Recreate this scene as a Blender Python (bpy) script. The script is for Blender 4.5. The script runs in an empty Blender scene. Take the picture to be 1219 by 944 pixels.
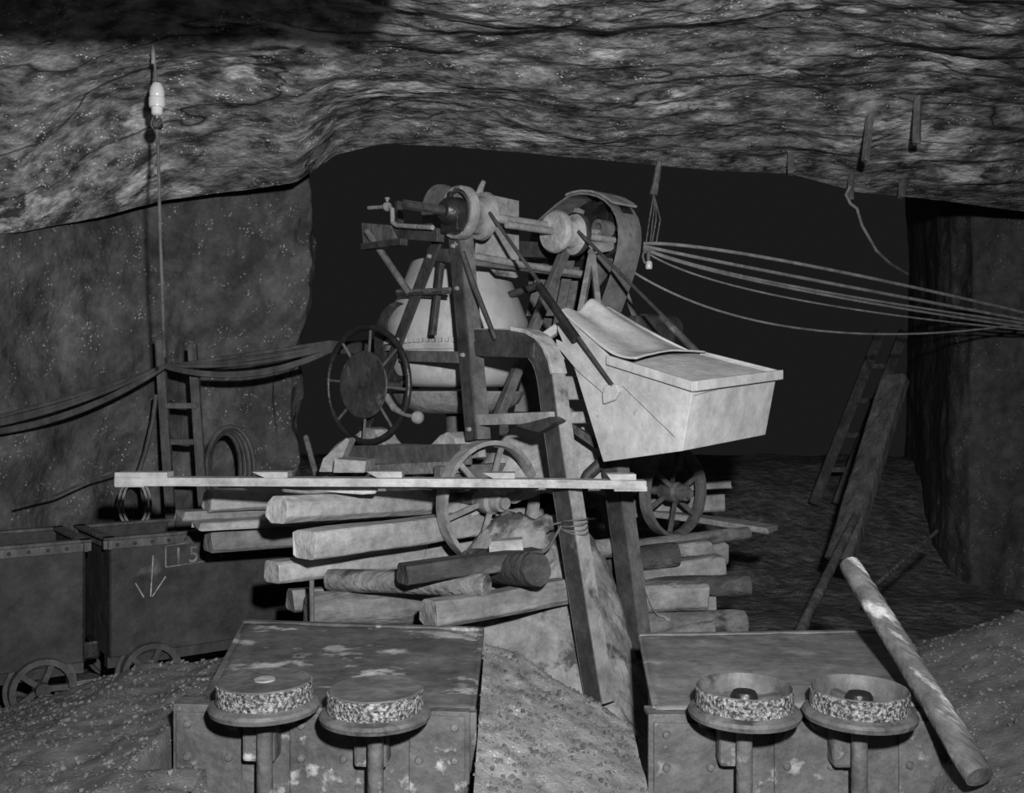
import bpy, math, random
from mathutils import Vector, Matrix, noise
R = random.Random(7)
S = bpy.context.scene
V = Vector
# ------------------------------------------------------------------ camera, world, light
F = 1171.0; CAMZ = 1.65
cd = bpy.data.cameras.new('camera'); cam = bpy.data.objects.new('camera', cd); S.collection.objects.link(cam)
cd.sensor_width = 36.0; cd.lens = 36.0 * F / 1219.0; cd.clip_start = 0.05
cam.location = (0, 0, CAMZ); cam.rotation_euler = (math.pi / 2, 0, 0); S.camera = cam
S.view_settings.view_transform = 'Standard'; S.view_settings.look = 'None'
S.view_settings.gamma = 1.0; S.view_settings.use_curve_mapping = False; S.view_settings.exposure = 0.0
wd = bpy.data.worlds.new('mine_air'); S.world = wd; wd.use_nodes = True
wd.node_tree.nodes['Background'].inputs[0].default_value = (0.0100, 0.0100, 0.0100, 1)
wd.node_tree.nodes['Background'].inputs[1].default_value = 1.0
ld = bpy.data.lights.new('flash_gun', 'SPOT'); flash = bpy.data.objects.new('flash_gun', ld); S.collection.objects.link(flash)
ld.energy = 1080; ld.spot_size = math.radians(112); ld.spot_blend = 1.0; ld.shadow_soft_size = 0.06
flash.location = (0.28, 0.0, 2.15)
flash.rotation_euler = (V((-0.25, 5.0, 1.95)) - V(flash.location)).to_track_quat('-Z', 'Y').to_euler()

def P(px, py, Y):                       # a point of the place at distance Y in front of the camera
    return V(((px - 609.5) / F * Y, Y, CAMZ - (py - 472) / F * Y))
# ------------------------------------------------------------------ materials
def gmat(name, lo, hi, scale=6.0, rough=0.8, bump=0.25, bscale=None, stretch=(1, 1, 1), rot=(0, 0, 0), flecks=0.0,
         fscale=60, patch=None, spec=0.3, metal=0.0, detail=6, mid=(0.35, 0.68), cracks=None, grime=.38, gscale=11):
    m = bpy.data.materials.new(name); m.use_nodes = True
    n = m.node_tree.nodes; l = m.node_tree.links; b = n['Principled BSDF']
    tc = n.new('ShaderNodeTexCoord'); mp = n.new('ShaderNodeMapping'); l.new(tc.outputs['Object'], mp.inputs[0])
    mp.vector_type = 'TEXTURE'; mp.inputs['Scale'].default_value = tuple(1 / q for q in stretch); mp.inputs['Rotation'].default_value = rot
    no = n.new('ShaderNodeTexNoise'); no.inputs['Scale'].default_value = scale; no.inputs['Detail'].default_value = detail
    no.inputs['Roughness'].default_value = 0.65
    l.new(mp.outputs[0], no.inputs['Vector'])
    cr = n.new('ShaderNodeValToRGB'); cr.color_ramp.elements[0].position = mid[0]; cr.color_ramp.elements[1].position = mid[1]
    cr.color_ramp.elements[0].color = (lo, lo, lo, 1); cr.color_ramp.elements[1].color = (hi, hi, hi, 1)
    l.new(no.outputs['Fac'], cr.inputs[0]); col = cr.outputs[0]
    def mixin(fac, colv):
        nonlocal col
        mx = n.new('ShaderNodeMix'); mx.data_type = 'RGBA'; l.new(fac, mx.inputs[0]); l.new(col, mx.inputs[6])
        mx.inputs[7].default_value = (colv, colv, colv, 1); col = mx.outputs[2]
    def ramp(src, p0, p1, flip=False):
        r = n.new('ShaderNodeValToRGB'); r.color_ramp.elements[0].position = p0; r.color_ramp.elements[1].position = p1
        if flip:
            r.color_ramp.elements[0].color = (1, 1, 1, 1); r.color_ramp.elements[1].color = (0, 0, 0, 1)
        l.new(src, r.inputs[0]); return r.outputs[0]
    if patch:                           # (value, scale, threshold): worn or stained patches
        n2 = n.new('ShaderNodeTexNoise'); n2.inputs['Scale'].default_value = patch[1]; n2.inputs['Detail'].default_value = 8
        n2.inputs['Roughness'].default_value = 0.6
        l.new(mp.outputs[0], n2.inputs['Vector']); mixin(ramp(n2.outputs['Fac'], patch[2], patch[2] + 0.07), patch[0])
    if cracks:
        vo = n.new('ShaderNodeTexNoise'); vo.inputs['Scale'].default_value = cracks; vo.inputs['Detail'].default_value = 3
        mc = n.new('ShaderNodeMapping'); mc.inputs['Scale'].default_value = (.45, 2.2, 1.2); mc.inputs['Rotation'].default_value = (0, 0, .22); l.new(tc.outputs['Object'], mc.inputs[0]); l.new(mc.outputs[0], vo.inputs['Vector'])
        ma = n.new('ShaderNodeMath'); ma.operation = 'SUBTRACT'; ma.inputs[1].default_value = 0.5; l.new(vo.outputs['Fac'], ma.inputs[0])
        mb_ = n.new('ShaderNodeMath'); mb_.operation = 'ABSOLUTE'; l.new(ma.outputs[0], mb_.inputs[0])
        mixin(ramp(mb_.outputs[0], 0.0, 0.006, True), lo * 0.3)
    if flecks:  # pale flecks; on rock, the sparkle of mica put into the colour
        vo = n.new('ShaderNodeTexVoronoi'); vo.inputs['Scale'].default_value = fscale; l.new(mp.outputs[0], vo.inputs['Vector'])
        n3 = n.new('ShaderNodeTexNoise'); n3.inputs['Scale'].default_value = fscale / 5; l.new(mp.outputs[0], n3.inputs['Vector'])
        f1 = ramp(vo.outputs['Distance'], 0.12, 0.3, True); f2 = ramp(n3.outputs['Fac'], 0.53, 0.60)
        mu = n.new('ShaderNodeMath'); mu.operation = 'MULTIPLY'; l.new(f1, mu.inputs[0]); l.new(f2, mu.inputs[1]); mixin(mu.outputs[0], flecks)
    nf = n.new('ShaderNodeTexNoise'); nf.inputs['Scale'].default_value = gscale; nf.inputs['Detail'].default_value = 10; nf.inputs['Roughness'].default_value = .75
    l.new(tc.outputs['Object'], nf.inputs['Vector'])
    mr = n.new('ShaderNodeMapRange'); mr.inputs[1].default_value = .34; mr.inputs[2].default_value = .66; mr.inputs[3].default_value = 1 - grime; mr.inputs[4].default_value = 1 + grime * .75
    l.new(nf.outputs['Fac'], mr.inputs[0])
    mg = n.new('ShaderNodeVectorMath'); mg.operation = 'SCALE'; l.new(col, mg.inputs[0]); l.new(mr.outputs[0], mg.inputs['Scale']); col = mg.outputs[0]
    l.new(col, b.inputs['Base Color']); b.inputs['Roughness'].default_value = rough
    b.inputs['Specular IOR Level'].default_value = spec; b.inputs['Metallic'].default_value = metal
    if bump:
        nb = n.new('ShaderNodeTexNoise'); nb.inputs['Scale'].default_value = bscale or scale * 3; nb.inputs['Detail'].default_value = 7
        l.new(mp.outputs[0], nb.inputs['Vector'])
        bp = n.new('ShaderNodeBump'); bp.inputs['Strength'].default_value = bump; bp.inputs['Distance'].default_value = 0.05
        l.new(nb.outputs['Fac'], bp.inputs['Height']); l.new(bp.outputs[0], b.inputs['Normal'])
    return m
M = {}
GR = (0, 0, math.radians(38))
M['roof'] = gmat('foliated_schist', .055, .44, 5.2, .65, .5, 14.0, (1.1, 1.6, 1.6), (0, 0, .10), .95, 34, (.72, 1.3, .565), .4, cracks=.75, mid=(.38, .66), detail=12)
M['wallL'] = gmat('wall_schist', .04, .14, 3.0, .8, .7, 9.0, (1.2, 1.2, .8), (0, .5, 0), .4, 40, (.17, .8, .58), detail=10)
M['wallR'] = gmat('dark_wall_rock', .05, .11, 2.2, .85, .8, 6.0, flecks=.3, fscale=40)
M['floor'] = gmat('broken_rock_floor', .09, .22, 5, .9, .8, 12, flecks=.6, fscale=50)
M['muck'] = gmat('crushed_ore_gravel', .10, .17, 9, .9, .22, 90, flecks=.5, fscale=60, detail=9)
M['muck_lt'] = gmat('pale_crushed_gravel', .20, .33, 7, .9, .22, 90, flecks=.55, fscale=55, detail=9, patch=(.13, 3, .58))
M['muckstone'] = gmat('gravel_chip', .09, .27, 9, .85, .3, mid=(.42, .74))
M['stone'] = gmat('pale_stone_chip', .3, .6, 10, .85, .3)
M['mortar'] = gmat('dry_mortar', .17, .32, 5, .92, .5, 16, patch=(.06, 4.5, .555), detail=9)
M['mortar_lt'] = gmat('pale_mortar', .32, .46, 4, .92, .4, 14, patch=(.18, 4, .62))
M['hopper'] = gmat('cement_caked_sheet', .42, .55, 5, .85, .15, 14, patch=(.26, 9, .66), detail=9, grime=.24, gscale=9)
M['drum'] = gmat('cement_coated_drum', .34, .50, 2.2, .7, .08, 9, (1, 1, .6), patch=(.28, 2.0, .58), grime=.16, gscale=5)
M['timber'] = gmat('mortar_grey_timber', .16, .30, 4, .9, .3, 18, (.35, 2, 2), GR, patch=(.08, 2.4, .62), detail=9)
M['timber_lt'] = gmat('pale_sawn_timber', .29, .46, 4, .9, .25, 18, (.35, 2, 2), GR, patch=(.13, 2.4, .62), detail=9)
M['timber_dk'] = gmat('dark_timber', .04, .09, 5, .9, .5, 18, (.5, 1.6, 1.6), GR, patch=(.18, 3.0, .60))
M['board'] = gmat('whitened_board', .34, .48, 7, .85, .2, 30, (.3, 2, 2), patch=(.16, 6, .64), detail=9)
M['log'] = gmat('grey_log_bark', .12, .25, 5, .9, .5, 20, (.5, 1.6, 1.6), GR, patch=(.05, 2.5, .58))
M['logfg'] = gmat('peeled_log', .09, .20, 6, .85, .5, 18, (2.2, .7, .7), (0, -.55, .4), patch=(.58, 4.2, .56))
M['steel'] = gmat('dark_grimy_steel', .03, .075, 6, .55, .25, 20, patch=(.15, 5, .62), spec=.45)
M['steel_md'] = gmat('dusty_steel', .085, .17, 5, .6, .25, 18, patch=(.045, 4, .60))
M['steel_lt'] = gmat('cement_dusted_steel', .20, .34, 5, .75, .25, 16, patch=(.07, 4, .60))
M['guard'] = gmat('dusty_guard_sheet', .13, .23, 4, .5, .12, 14, patch=(.07, 4, .62), spec=.5)
M['iron_blk'] = gmat('black_iron', .012, .03, 8, .4, .2, 20, spec=.5)
M['greyiron'] = gmat('grey_painted_iron', .085, .16, 8, .55, .2, 20, spec=.4, patch=(.05, 5, .6))
M['carside'] = gmat('scuffed_car_plate', .055, .13, 4, .6, .15, 14, (1, 1.8, 1), patch=(.36, 5, .565), spec=.4, detail=10)
M['carbot'] = gmat('flaking_car_underside', .075, .14, 5, .75, .4, 18, patch=(.38, 9, .59), detail=9)
M['carsideR'] = gmat('grey_car_plate', .11, .22, 3, .6, .12, 14, (1, 1.8, 1), patch=(.30, 6.0, .64), spec=.4, detail=9)
M['carbotR'] = gmat('grey_flaking_underside', .085, .16, 5, .75, .4, 18, patch=(.30, 9, .61), detail=9)
M['tread'] = gmat('rusted_pitted_tread', .06, .42, 85, .85, .7, 90, detail=3, mid=(.42, .6))
M['carup'] = gmat('dark_ore_car_plate', .03, .065, 4, .7, .2, 14, patch=(.11, 2.8, .64), detail=9)
M['ladder'] = gmat('weathered_ladder_wood', .07, .14, 5, .9, .4, 22, (2, 2, .5), patch=(.2, 3, .66))
M['cable'] = gmat('dusty_rubber_cable', .045, .10, 10, .6, .15, 30)
M['cable_lt'] = gmat('dusty_grey_cable', .18, .30, 10, .6, .15, 30)
M['porcelain'] = gmat('white_porcelain', .66, .74, 3, .25, 0, spec=.6, grime=.05)
M['rope'] = gmat('frayed_rope', .10, .2, 20, .95, .5, 60)
M['peg'] = gmat('wooden_peg', .09, .18, 8, .9, .4, 30)
M['carwheel'] = gmat('dark_cast_wheel', .05, .10, 8, .6, .2, 20)
M['prop'] = gmat('dark_prop_timber', .055, .13, 6, .9, .5, 20, (1.6, 1.6, .6))
M['chalk'] = gmat('chalk_mark', .20, .42, 60, .95, 0, mid=(.4, .6))
M['paint'] = gmat('faded_painted_figures', .11, .26, 14, .9, 0, mid=(.42, .6))
gl = bpy.data.materials.new('clear_bulb_glass'); gl.use_nodes = True
gb = gl.node_tree.nodes['Principled BSDF']; gb.inputs['Transmission Weight'].default_value = 1; gb.inputs['Roughness'].default_value = .02
M['glass'] = gl
# ------------------------------------------------------------------ mesh helpers
class MB:
    def __init__(s): s.v = []; s.f = []
    def add(s, vs, fs):
        o = len(s.v); s.v += [V(a) for a in vs]; s.f += [tuple(i + o for i in q) for q in fs]; return s
    def box(s, c, a, b, d):             # centre and three half-axis vectors
        c, a, b, d = V(c), V(a), V(b), V(d)
        vs = [c + i * a + j * b + k * d for i in (-1, 1) for j in (-1, 1) for k in (-1, 1)]
        fs = [(0, 1, 3, 2), (4, 6, 7, 5), (0, 4, 5, 1), (2, 3, 7, 6), (0, 2, 6, 4), (1, 5, 7, 3)]
        if a.cross(b).dot(d) < 0: fs = [q[::-1] for q in fs]
        return s.add(vs, fs)
    def sweep(s, pts, sec, side, cap=True):   # closed section (list of (along side, along in-plane normal)) along a path
        pts = [V(p) for p in pts]; side = V(side).normalized(); n = len(sec); base = len(s.v)
        for i, p in enumerate(pts):
            t = (pts[min(i + 1, len(pts) - 1)] - pts[max(i - 1, 0)]).normalized()
            k = 1.0
            nn = t.cross(side).normalized()
            if 0 < i < len(pts) - 1:
                c = (pts[i] - pts[i - 1]).normalized().dot(t); k = 1 / max(.5, c)
            for a, b in sec: s.v.append(p + side * a + nn * b * k)
        for i in range(len(pts) - 1):
            for j in range(n):
                k = (j + 1) % n; s.f.append((base + i * n + j, base + i * n + k, base + (i + 1) * n + k, base + (i + 1) * n + j))
        if cap:
            s.f.append(tuple(base + j for j in range(n))[::-1]); s.f.append(tuple(base + (len(pts) - 1) * n + j for j in range(n)))
        return s
    def bar(s, p0, p1, w, h, side=None):       # rectangular bar, w along side
        t = (V(p1) - V(p0)).normalized()
        if side is None: side = t.cross(V((0, 0, 1))) if abs(t.z) < .95 else V((1, 0, 0))
        side = V(side); side = (side - t * side.dot(t)).normalized()
        return s.sweep([p0, p1], [(-w / 2, -h / 2), (w / 2, -h / 2), (w / 2, h / 2), (-w / 2, h / 2)], side)
    def tube(s, pts, r, n=8, cap=True):
        pts = [V(p) for p in pts]; base = len(s.v); m = len(pts)
        t0 = (pts[1] - pts[0]).normalized(); a = t0.orthogonal().normalized()
        for i, p in enumerate(pts):
            t = (pts[min(i + 1, m - 1)] - pts[max(i - 1, 0)]).normalized()
            a = (a - t * a.dot(t)).normalized(); b = t.cross(a); rr = r[i] if isinstance(r, (list, tuple)) else r
            for j in range(n):
                th = 2 * math.pi * j / n; s.v.append(p + (a * math.cos(th) + b * math.sin(th)) * rr)
        for i in range(m - 1):
            for j in range(n):
                k = (j + 1) % n; s.f.append((base + i * n + j, base + i * n + k, base + (i + 1) * n + k, base + (i + 1) * n + j))
        if cap:
            s.f.append(tuple(base + j for j in range(n))[::-1]); s.f.append(tuple(base + (m - 1) * n + j for j in range(n)))
        return s
    def lathe(s, c, axis, prof, n=40, close=False):   # prof: (radius, along axis)
        c = V(c); ax = V(axis).normalized(); a = ax.orthogonal().normalized(); b = ax.cross(a); base = len(s.v); m = len(prof)
        for r, h in prof:
            for j in range(n):
                th = 2 * math.pi * j / n; s.v.append(c + ax * h + (a * math.cos(th) + b * math.sin(th)) * max(r, 1e-4))
        for i in range(m if close else m - 1):
            i2 = (i + 1) % m
            for j in range(n):
                k = (j + 1) % n; s.f.append((base + i * n + j, base + i * n + k, base + i2 * n + k, base + i2 * n + j))
        return s
    def prism(s, poly, ext):            # planar polygon and its extrusion vector
        poly = [V(p) for p in poly]; n = len(poly); e = V(ext)
        nr = V((0, 0, 0))
        for i in range(n): nr += poly[i].cross(poly[(i + 1) % n])
        if nr.dot(e) < 0: poly = poly[::-1]
        fs = [tuple(range(n))[::-1], tuple(range(n, 2 * n))] + [(i, (i + 1) % n, n + (i + 1) % n, n + i) for i in range(n)]
        return s.add(poly + [p + e for p in poly], fs)
    def grid(s, fn, nu, nv):
        base = len(s.v)
        for i in range(nu + 1):
            for j in range(nv + 1): s.v.append(V(fn(i / nu, j / nv)))
        for i in range(nu):
            for j in range(nv):
                a = base + i * (nv + 1) + j; s.f.append((a, a + 1, a + nv + 2, a + nv + 1))
        return s
    def build(s, name, mat, parent=None, smooth=False, bevel=0, solid=0, sub=0, base=None):
        if base is None: base = wloc(parent) if parent else low(s.v)
        base = V(base)
        me = bpy.data.meshes.new(name); me.from_pydata([v - base for v in s.v], [], s.f); me.validate(); me.update()
        me.materials.append(M[mat]); o = bpy.data.objects.new(name, me); S.collection.objects.link(o)
        if parent: o.parent = parent; o.location = base - wloc(parent)
        else: o.location = base
        if smooth:
            for p in me.polygons: p.use_smooth = True
            if smooth != 'all': me.set_sharp_from_angle(angle=math.radians(38))
        if solid:
            k = o.modifiers.new('thickness', 'SOLIDIFY'); k.thickness = solid; k.offset = -1
        if bevel:
            k = o.modifiers.new('bevel', 'BEVEL'); k.width = bevel; k.segments = 2; k.limit_method = 'ANGLE'
        if sub: k = o.modifiers.new('sub', 'SUBSURF'); k.levels = sub; k.render_levels = sub
        return o
def low(vs):
    n = len(vs); z = min(v.z for v in vs)
    return V((sum(v.x for v in vs) / n, sum(v.y for v in vs) / n, z))
def wloc(o):
    p = V((0, 0, 0))
    while o: p += o.location; o = o.parent
    return p
def tag(o, label=None, cat=None, group=None, kind=None):
    if label: o['label'] = label
    if cat: o['category'] = cat
    if group: o['group'] = group
    if kind: o['kind'] = kind
    return o
def empty(name, loc, label, cat, group=None):
    o = bpy.data.objects.new(name, None); S.collection.objects.link(o); o.location = loc; o.empty_display_size = .1
    return tag(o, label, cat, group)
def fbm(p, sc, oc=4, rough=.55):
    q = V(p) * sc; a = 1; t = 0
    for _ in range(oc): t += a * noise.noise(q); q = q * 2.03 + V((3.1, 1.7, 5.3)); a *= rough
    return t
def lerp(xs, ys, x):
    if x <= xs[0]: return ys[0]
    for i in range(len(xs) - 1):
        if x <= xs[i + 1]:
            t = (x - xs[i]) / (xs[i + 1] - xs[i]); return ys[i] + (ys[i + 1] - ys[i]) * t
    return ys[-1]
def smooth01(t): t = max(0, min(1, t)); return t * t * (3 - 2 * t)
# ------------------------------------------------------------------ the setting: rock chamber
# ceiling: a slab of foliated rock coming down to a brow, then breaking up into the dark stope behind
browX = [-200, 25, 120, 200, 290, 352, 372, 400, 455, 540, 640, 760, 850, 940, 1020, 1100, 1200, 1420]
browY = [300, 276, 258, 238, 226, 218, 204, 184, 172, 176, 184, 195, 203, 207, 228, 236, 250, 275]
browD = [5.2, 5.6, 6.0, 6.3, 6.4, 6.35, 6.4, 6.5, 6.5, 6.5, 6.5, 6.6, 6.7, 6.8, 6.9, 7.1, 7.3, 7.8]
def ceil_pt(s, t):
    px = -260 + s * 1720
    ye = lerp(browX, browY, px); de = lerp(browX, browD, px)
    e = P(px, ye, de)
    nr = P(px, -10, 4.35)
    nz = nr.z + .05 * math.sin(px * .008)
    nx = (px - 609.5) / F * 4.35
    if t < .62:                          # from the brow towards the camera
        k = t / .62; p = e.lerp(V((nx, 4.35, nz)), k)
        p.z += .10 * math.sin(k * math.pi)
        led = smooth01((400 - px) / 60) * smooth01((px + 200) / 300)
        p.z += .14 * smooth01((k - .12) / .25) * (1 - smooth01((px - 330) / 90)) * .5
        amp = .06 * smooth01(k * 5) + .012
        p.z += amp * fbm((p.x * .7, p.y * 1.5, 2.0), 1.0, 5) + .03 * smooth01(k * 6) * (abs(fbm((p.x * .5, p.y * 2.6, 5), 1.2, 3)) - .3)
    elif t < .9:                         # on over the photographer's head, with an unseen lip added left for its shadow
        k = (t - .62) / .28; y = 4.35 - k * 4.85; p = V((nx * (1 - .35 * k), y, nz + .3 * smooth01(k * 3)))
        p.z += .09 * fbm((p.x * .7, p.y * 1.5, 2.0), 1.0, 4)
        lip = math.exp(-((y - 2.45) / .33) ** 2) * smooth01((.15 - p.x) / .4)
        p.z = p.z * (1 - lip) + lip * (2.75 + .02 * fbm((p.x * 3, 0, 0), 1, 2))
    else:
        k = (t - .9) / .1; p = V((nx * .65, -.5 - 1.5 * k, nz + .3 - .2 * k))
    return p
def ceil_back(s, t):                     # the broken back side of the brow
    p = ceil_pt(s, 0); k = t
    q = V((p.x * (1 + .05 * k), p.y + .25 * k + .9 * k * k, p.z + 2.6 * k - .03 * math.sin(k * 3.1)))
    q += V((0, 1, 0)) * .10 * smooth01(k * 4) * fbm((q.x, q.z * 1.5, 8), 1.3, 4)
    return q
mb = MB().grid(ceil_pt, 300, 190); mb.grid(lambda s, t: ceil_back(1 - s, t), 300, 24)
tag(mb.build('ceiling', 'roof', smooth='all'), 'foliated grey rock roof of the mine chamber', kind='structure')
# left rock wall, a pillar whose right corner stands against the dark stope
wxs = [-5.2, -3.7, -2.95, -2.6, -2.2, -1.75, -1.56, -1.56, -2.0, -2.8]
wys = [3.2, 5.05, 5.75, 6.45, 6.85, 7.1, 7.15, 7.35, 8.2, 10.5]
wts = [0, .22, .36, .44, .55, .68, .74, .79, .88, 1]
def wall_l(s, t):
    x = lerp(wts, wxs, s); y = lerp(wts, wys, s); z = -.1 + 4.6 * t
    d = fbm((x * .8, y * .8, z * .6), 1.1, 5) * .16 + .05 * abs(fbm((x * 2, y, z * .8), 2, 3))
    bul = .12 * math.exp(-((z - 1.9) / .9) ** 2)
    k = .5 if s < .7 else 1
    return (x + d * k + bul * .3, y - d * .8 - bul, z)
tag(MB().grid(wall_l, 200, 130).build('wall_left', 'wallL', smooth='all'), 'grey rock pillar wall behind the ladder', kind='structure')
# right rock pillar, dim and far
rxs = [5.0, 4.15, 3.98, 4.02, 4.3, 4.5, 5.3, 6.6]; rys = [12.5, 9.6, 8.95, 8.6, 8.45, 8.25, 7.9, 6.2]; rts = [0, .2, .3, .4, .52, .62, .8, 1]
def wall_r(s, t):
    x = lerp(rts, rxs, s); y = lerp(rts, rys, s); z = -.1 + 4.8 * t
    d = fbm((x * .9, y * .9, z * .7), 1.0, 5) * .22
    bl = .25 * smooth01((1.4 - z) / 1.2)
    return (x - d * .6 - bl * .6, y - d - bl, z)
tag(MB().grid(wall_r, 120, 110).build('wall_right', 'wallR', smooth='all'), 'dark rock pillar on the right', kind='structure')
def floor_pt(s, t):
    x = -6 + 13 * s; y = -.5 + 13 * t * (.35 + .65 * t)
    z = .05 * fbm((x, y, 0), 1.3, 5) + .9 * smooth01((y - 8.2) / 3.6)
    return (x, y, z)
tag(MB().grid(floor_pt, 150, 150).build('floor', 'floor', smooth='all'), 'uneven rock floor strewn with rubble', kind='structure')

# ------------------------------------------------------------------ muck heaps
def heap(name, label, fn, x0, x1, y0, y1, n, mat, stones, seed, slo=.003, shi=.014, smat='muckstone'):
    rr = random.Random(seed)
    m = MB().grid(lambda a, b: (x0 + (x1 - x0) * a, y0 + (y1 - y0) * b, fn(x0 + (x1 - x0) * a, y0 + (y1 - y0) * b)), n, n)
    o = tag(m.build(name, mat, smooth='all'), label, 'heap', kind='stuff')
    st = MB()
    for _ in range(stones):
        x = rr.uniform(x0, x1); y = rr.uniform(y0, y1); z = fn(x, y)
        if z < .06: continue
        r = slo + (shi - slo) * rr.random() ** 3; c = V((x, y, z + r * .3))
        a = V((rr.uniform(-1, 1), rr.uniform(-1, 1), rr.uniform(-.5, .5))).normalized(); b = a.orthogonal().normalized(); d = a.cross(b)
        vs = [c + a * r * rr.uniform(.7, 1.4), c - a * r * rr.uniform(.7, 1.4), c + b * r, c - b * r * rr.uniform(.6, 1), c + d * r * .8, c - d * r * .8]
        st.add(vs, [(0, 2, 4), (2, 1, 4), (1, 3, 4), (3, 0, 4), (2, 0, 5), (1, 2, 5), (3, 1, 5), (0, 3, 5)])
    tag(st.build('stones', smat, o), kind='stuff')
    return o
G = lambda x, y, cx, cy, sx, sy: math.exp(-((x - cx) / sx) ** 2 - ((y - cy) / sy) ** 2)
def hl(x, y):
    z = .47 + .34 * min(0, x + 1.66) * smooth01((y - 2.9) / 1.2) + .05 * smooth01((x + 1.45) / .3)
    z *= (1 - smooth01((y - 4.4) / .7)) * (1 - smooth01((x + 1.19) / .05) * smooth01((y - 3.05) / .1))
    return z + .016 * fbm((x, y, 1), 6, 4) - .02
heap('gravel_heap', 'sloping heap of dark gravel left of the scuffed overturned car', hl, -3.1, -.95, 2.0, 5.0, 150, 'muck', 6000, 3)
def hc(x, y):
    z = (.52 - .30 * (x - .1) + .12 * (y - 3.6)) * (1 - smooth01((y - 4.15 + .9 * max(0, x)) / .4)) * smooth01((y - 2.3) / .5)
    return z + .015 * fbm((x, y, 4), 7, 4) - .04
heap('gravel_heap', 'light grey gravel heap between the two overturned cars', hc, -.115, .455, 2.3, 4.62, 110, 'muck_lt', 2800, 5)
def hr(x, y):
    z = min(1.0, .63 + .36 * (x - 1.76)) * smooth01((x - 1.15) / .35) * (1 - smooth01((y - 4.15) / 1.3)) * smooth01((y - 2.2) / .5)
    return z + .02 * fbm((x, y, 7), 5, 4) - .05
heap('gravel_heap', 'dark gravel heap sloping up at the right behind the leaning log', hr, 1.2, 4.0, 2.2, 5.9, 120, 'muck', 6000, 9)
def hm(x, y):
    z = (.24 + .82 * smooth01((y - 4.25) / .65)) * math.exp(-((x - .12) / .52) ** 4) + .09 * fbm((x, y, 2), 3.6, 5)
    return z + .02 * fbm((x, y, 9), 9, 3) - .06
heap('mortar_spill', 'pale mound of spilled mortar set hard below the mixer', hm, -.6, .85, 3.95, 5.1, 110, 'mortar', 25, 12, .01, .03, 'mortar')
def hi(x, y):
    z = .98 + .46 * G(x, y, .10, 5.32, .40, .30) + .30 * G(x, y, .42, 5.25, .28, .3) + .05 * fbm((x, y, 3), 5, 4)
    return z - .5 * smooth01((x - .5) / .25) - .3 * smooth01((-.35 - x) / .2)
heap('mortar_spill', 'bright heap of cement caked between the mixer wheels', hi, -.62, .8, 4.97, 6.3, 80, 'mortar_lt', 14, 13, .01, .03, 'mortar_lt')

# ------------------------------------------------------------------ cribbing timbers
def timber(name, p0, p1, w, h, mat, label, group='cribbing timbers under the mixer', rnd=.16, jit=.004, roll=0, seed=0, cat='timber', end=None):
    p0, p1 = V(p0), V(p1); rr = random.Random(seed + int(abs(p0.x) * 977) + int(p0.z * 631)); ax = (p1 - p0).normalized()
    sd = ax.cross(V((0, 0, 1))).normalized(); up = sd.cross(ax)
    sd, up = sd * math.cos(roll) + up * math.sin(roll), up * math.cos(roll) - sd * math.sin(roll)
    c = rnd * min(w, h); a, b = w / 2, h / 2
    sec = [(-a, -b + c), (-a + c, -b), (a - c, -b), (a, -b + c), (a, b - c), (a - c, b), (-a + c, b), (-a, b - c)]
    m = MB(); n = 12; L = (p1 - p0).length
    of = [rr.uniform(0, 50) for _ in range(3)]
    for i in range(n + 1):
        q = p0.lerp(p1, i / n)
        for j, (x, y) in enumerate(sec):
            d1 = noise.noise(V((of[0] + i * L / n * 3, j * .7, 0))) * jit * 2; d2 = noise.noise(V((of[1] + i * L / n * 3, j * .7, 5))) * jit * 2
            e = V((0, 0, 0))
            if i in (0, n): e = ax * rr.uniform(-jit, jit) * 3
            m.v.append(q + sd * (x + d1) + up * (y + d2) + e)
    k = len(sec)
    for i in range(n):
        for j in range(k):
            j2 = (j + 1) % k; m.f.append((i * k + j, (i + 1) * k + j, (i + 1) * k + j2, i * k + j2))
    m.f.append(tuple(range(k))); m.f.append(tuple(n * k + j for j in range(k))[::-1])
    o = m.build(name, mat, bevel=min(.006, c * .4))
    return tag(o, label, cat, group)
def log(name, p0, p1, r0, r1, mat, label, group='cribbing timbers under the mixer', seed=0, cat='log', knob=.05):
    p0, p1 = V(p0), V(p1); m = MB(); n, k = 26, 18; ax = (p1 - p0).normalized(); a = ax.orthogonal().normalized(); b = ax.cross(a)
    bend = V((noise.noise(V((seed, 0, 0))), noise.noise(V((0, seed, 0))), noise.noise(V((0, 0, seed))))) * .02
    for i in range(n + 1):
        t = i / n; q = p0.lerp(p1, t) + bend * math.sin(t * 3.14); r = r0 + (r1 - r0) * t
        if i in (0, n): r *= .93
        for j in range(k):
            th = 2 * math.pi * j / k; dr = a * math.cos(th) + b * math.sin(th)
            rr = r * (1 + knob * 1.6 * fbm(dr * 1.2 + ax * t * (p1 - p0).length * 2 + V((seed, 0, 0)), 1.5, 3))
            m.v.append(q + dr * rr)
    for i in range(n):
        for j in range(k):
            j2 = (j + 1) % k; m.f.append((i * k + j, i * k + j2, (i + 1) * k + j2, (i + 1) * k + j))
    m.f.append(tuple(range(k))[::-1]); m.f.append(tuple(n * k + j for j in range(k)))
    return tag(m.build(name, mat, smooth=True), label, cat, group)
T = timber
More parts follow.
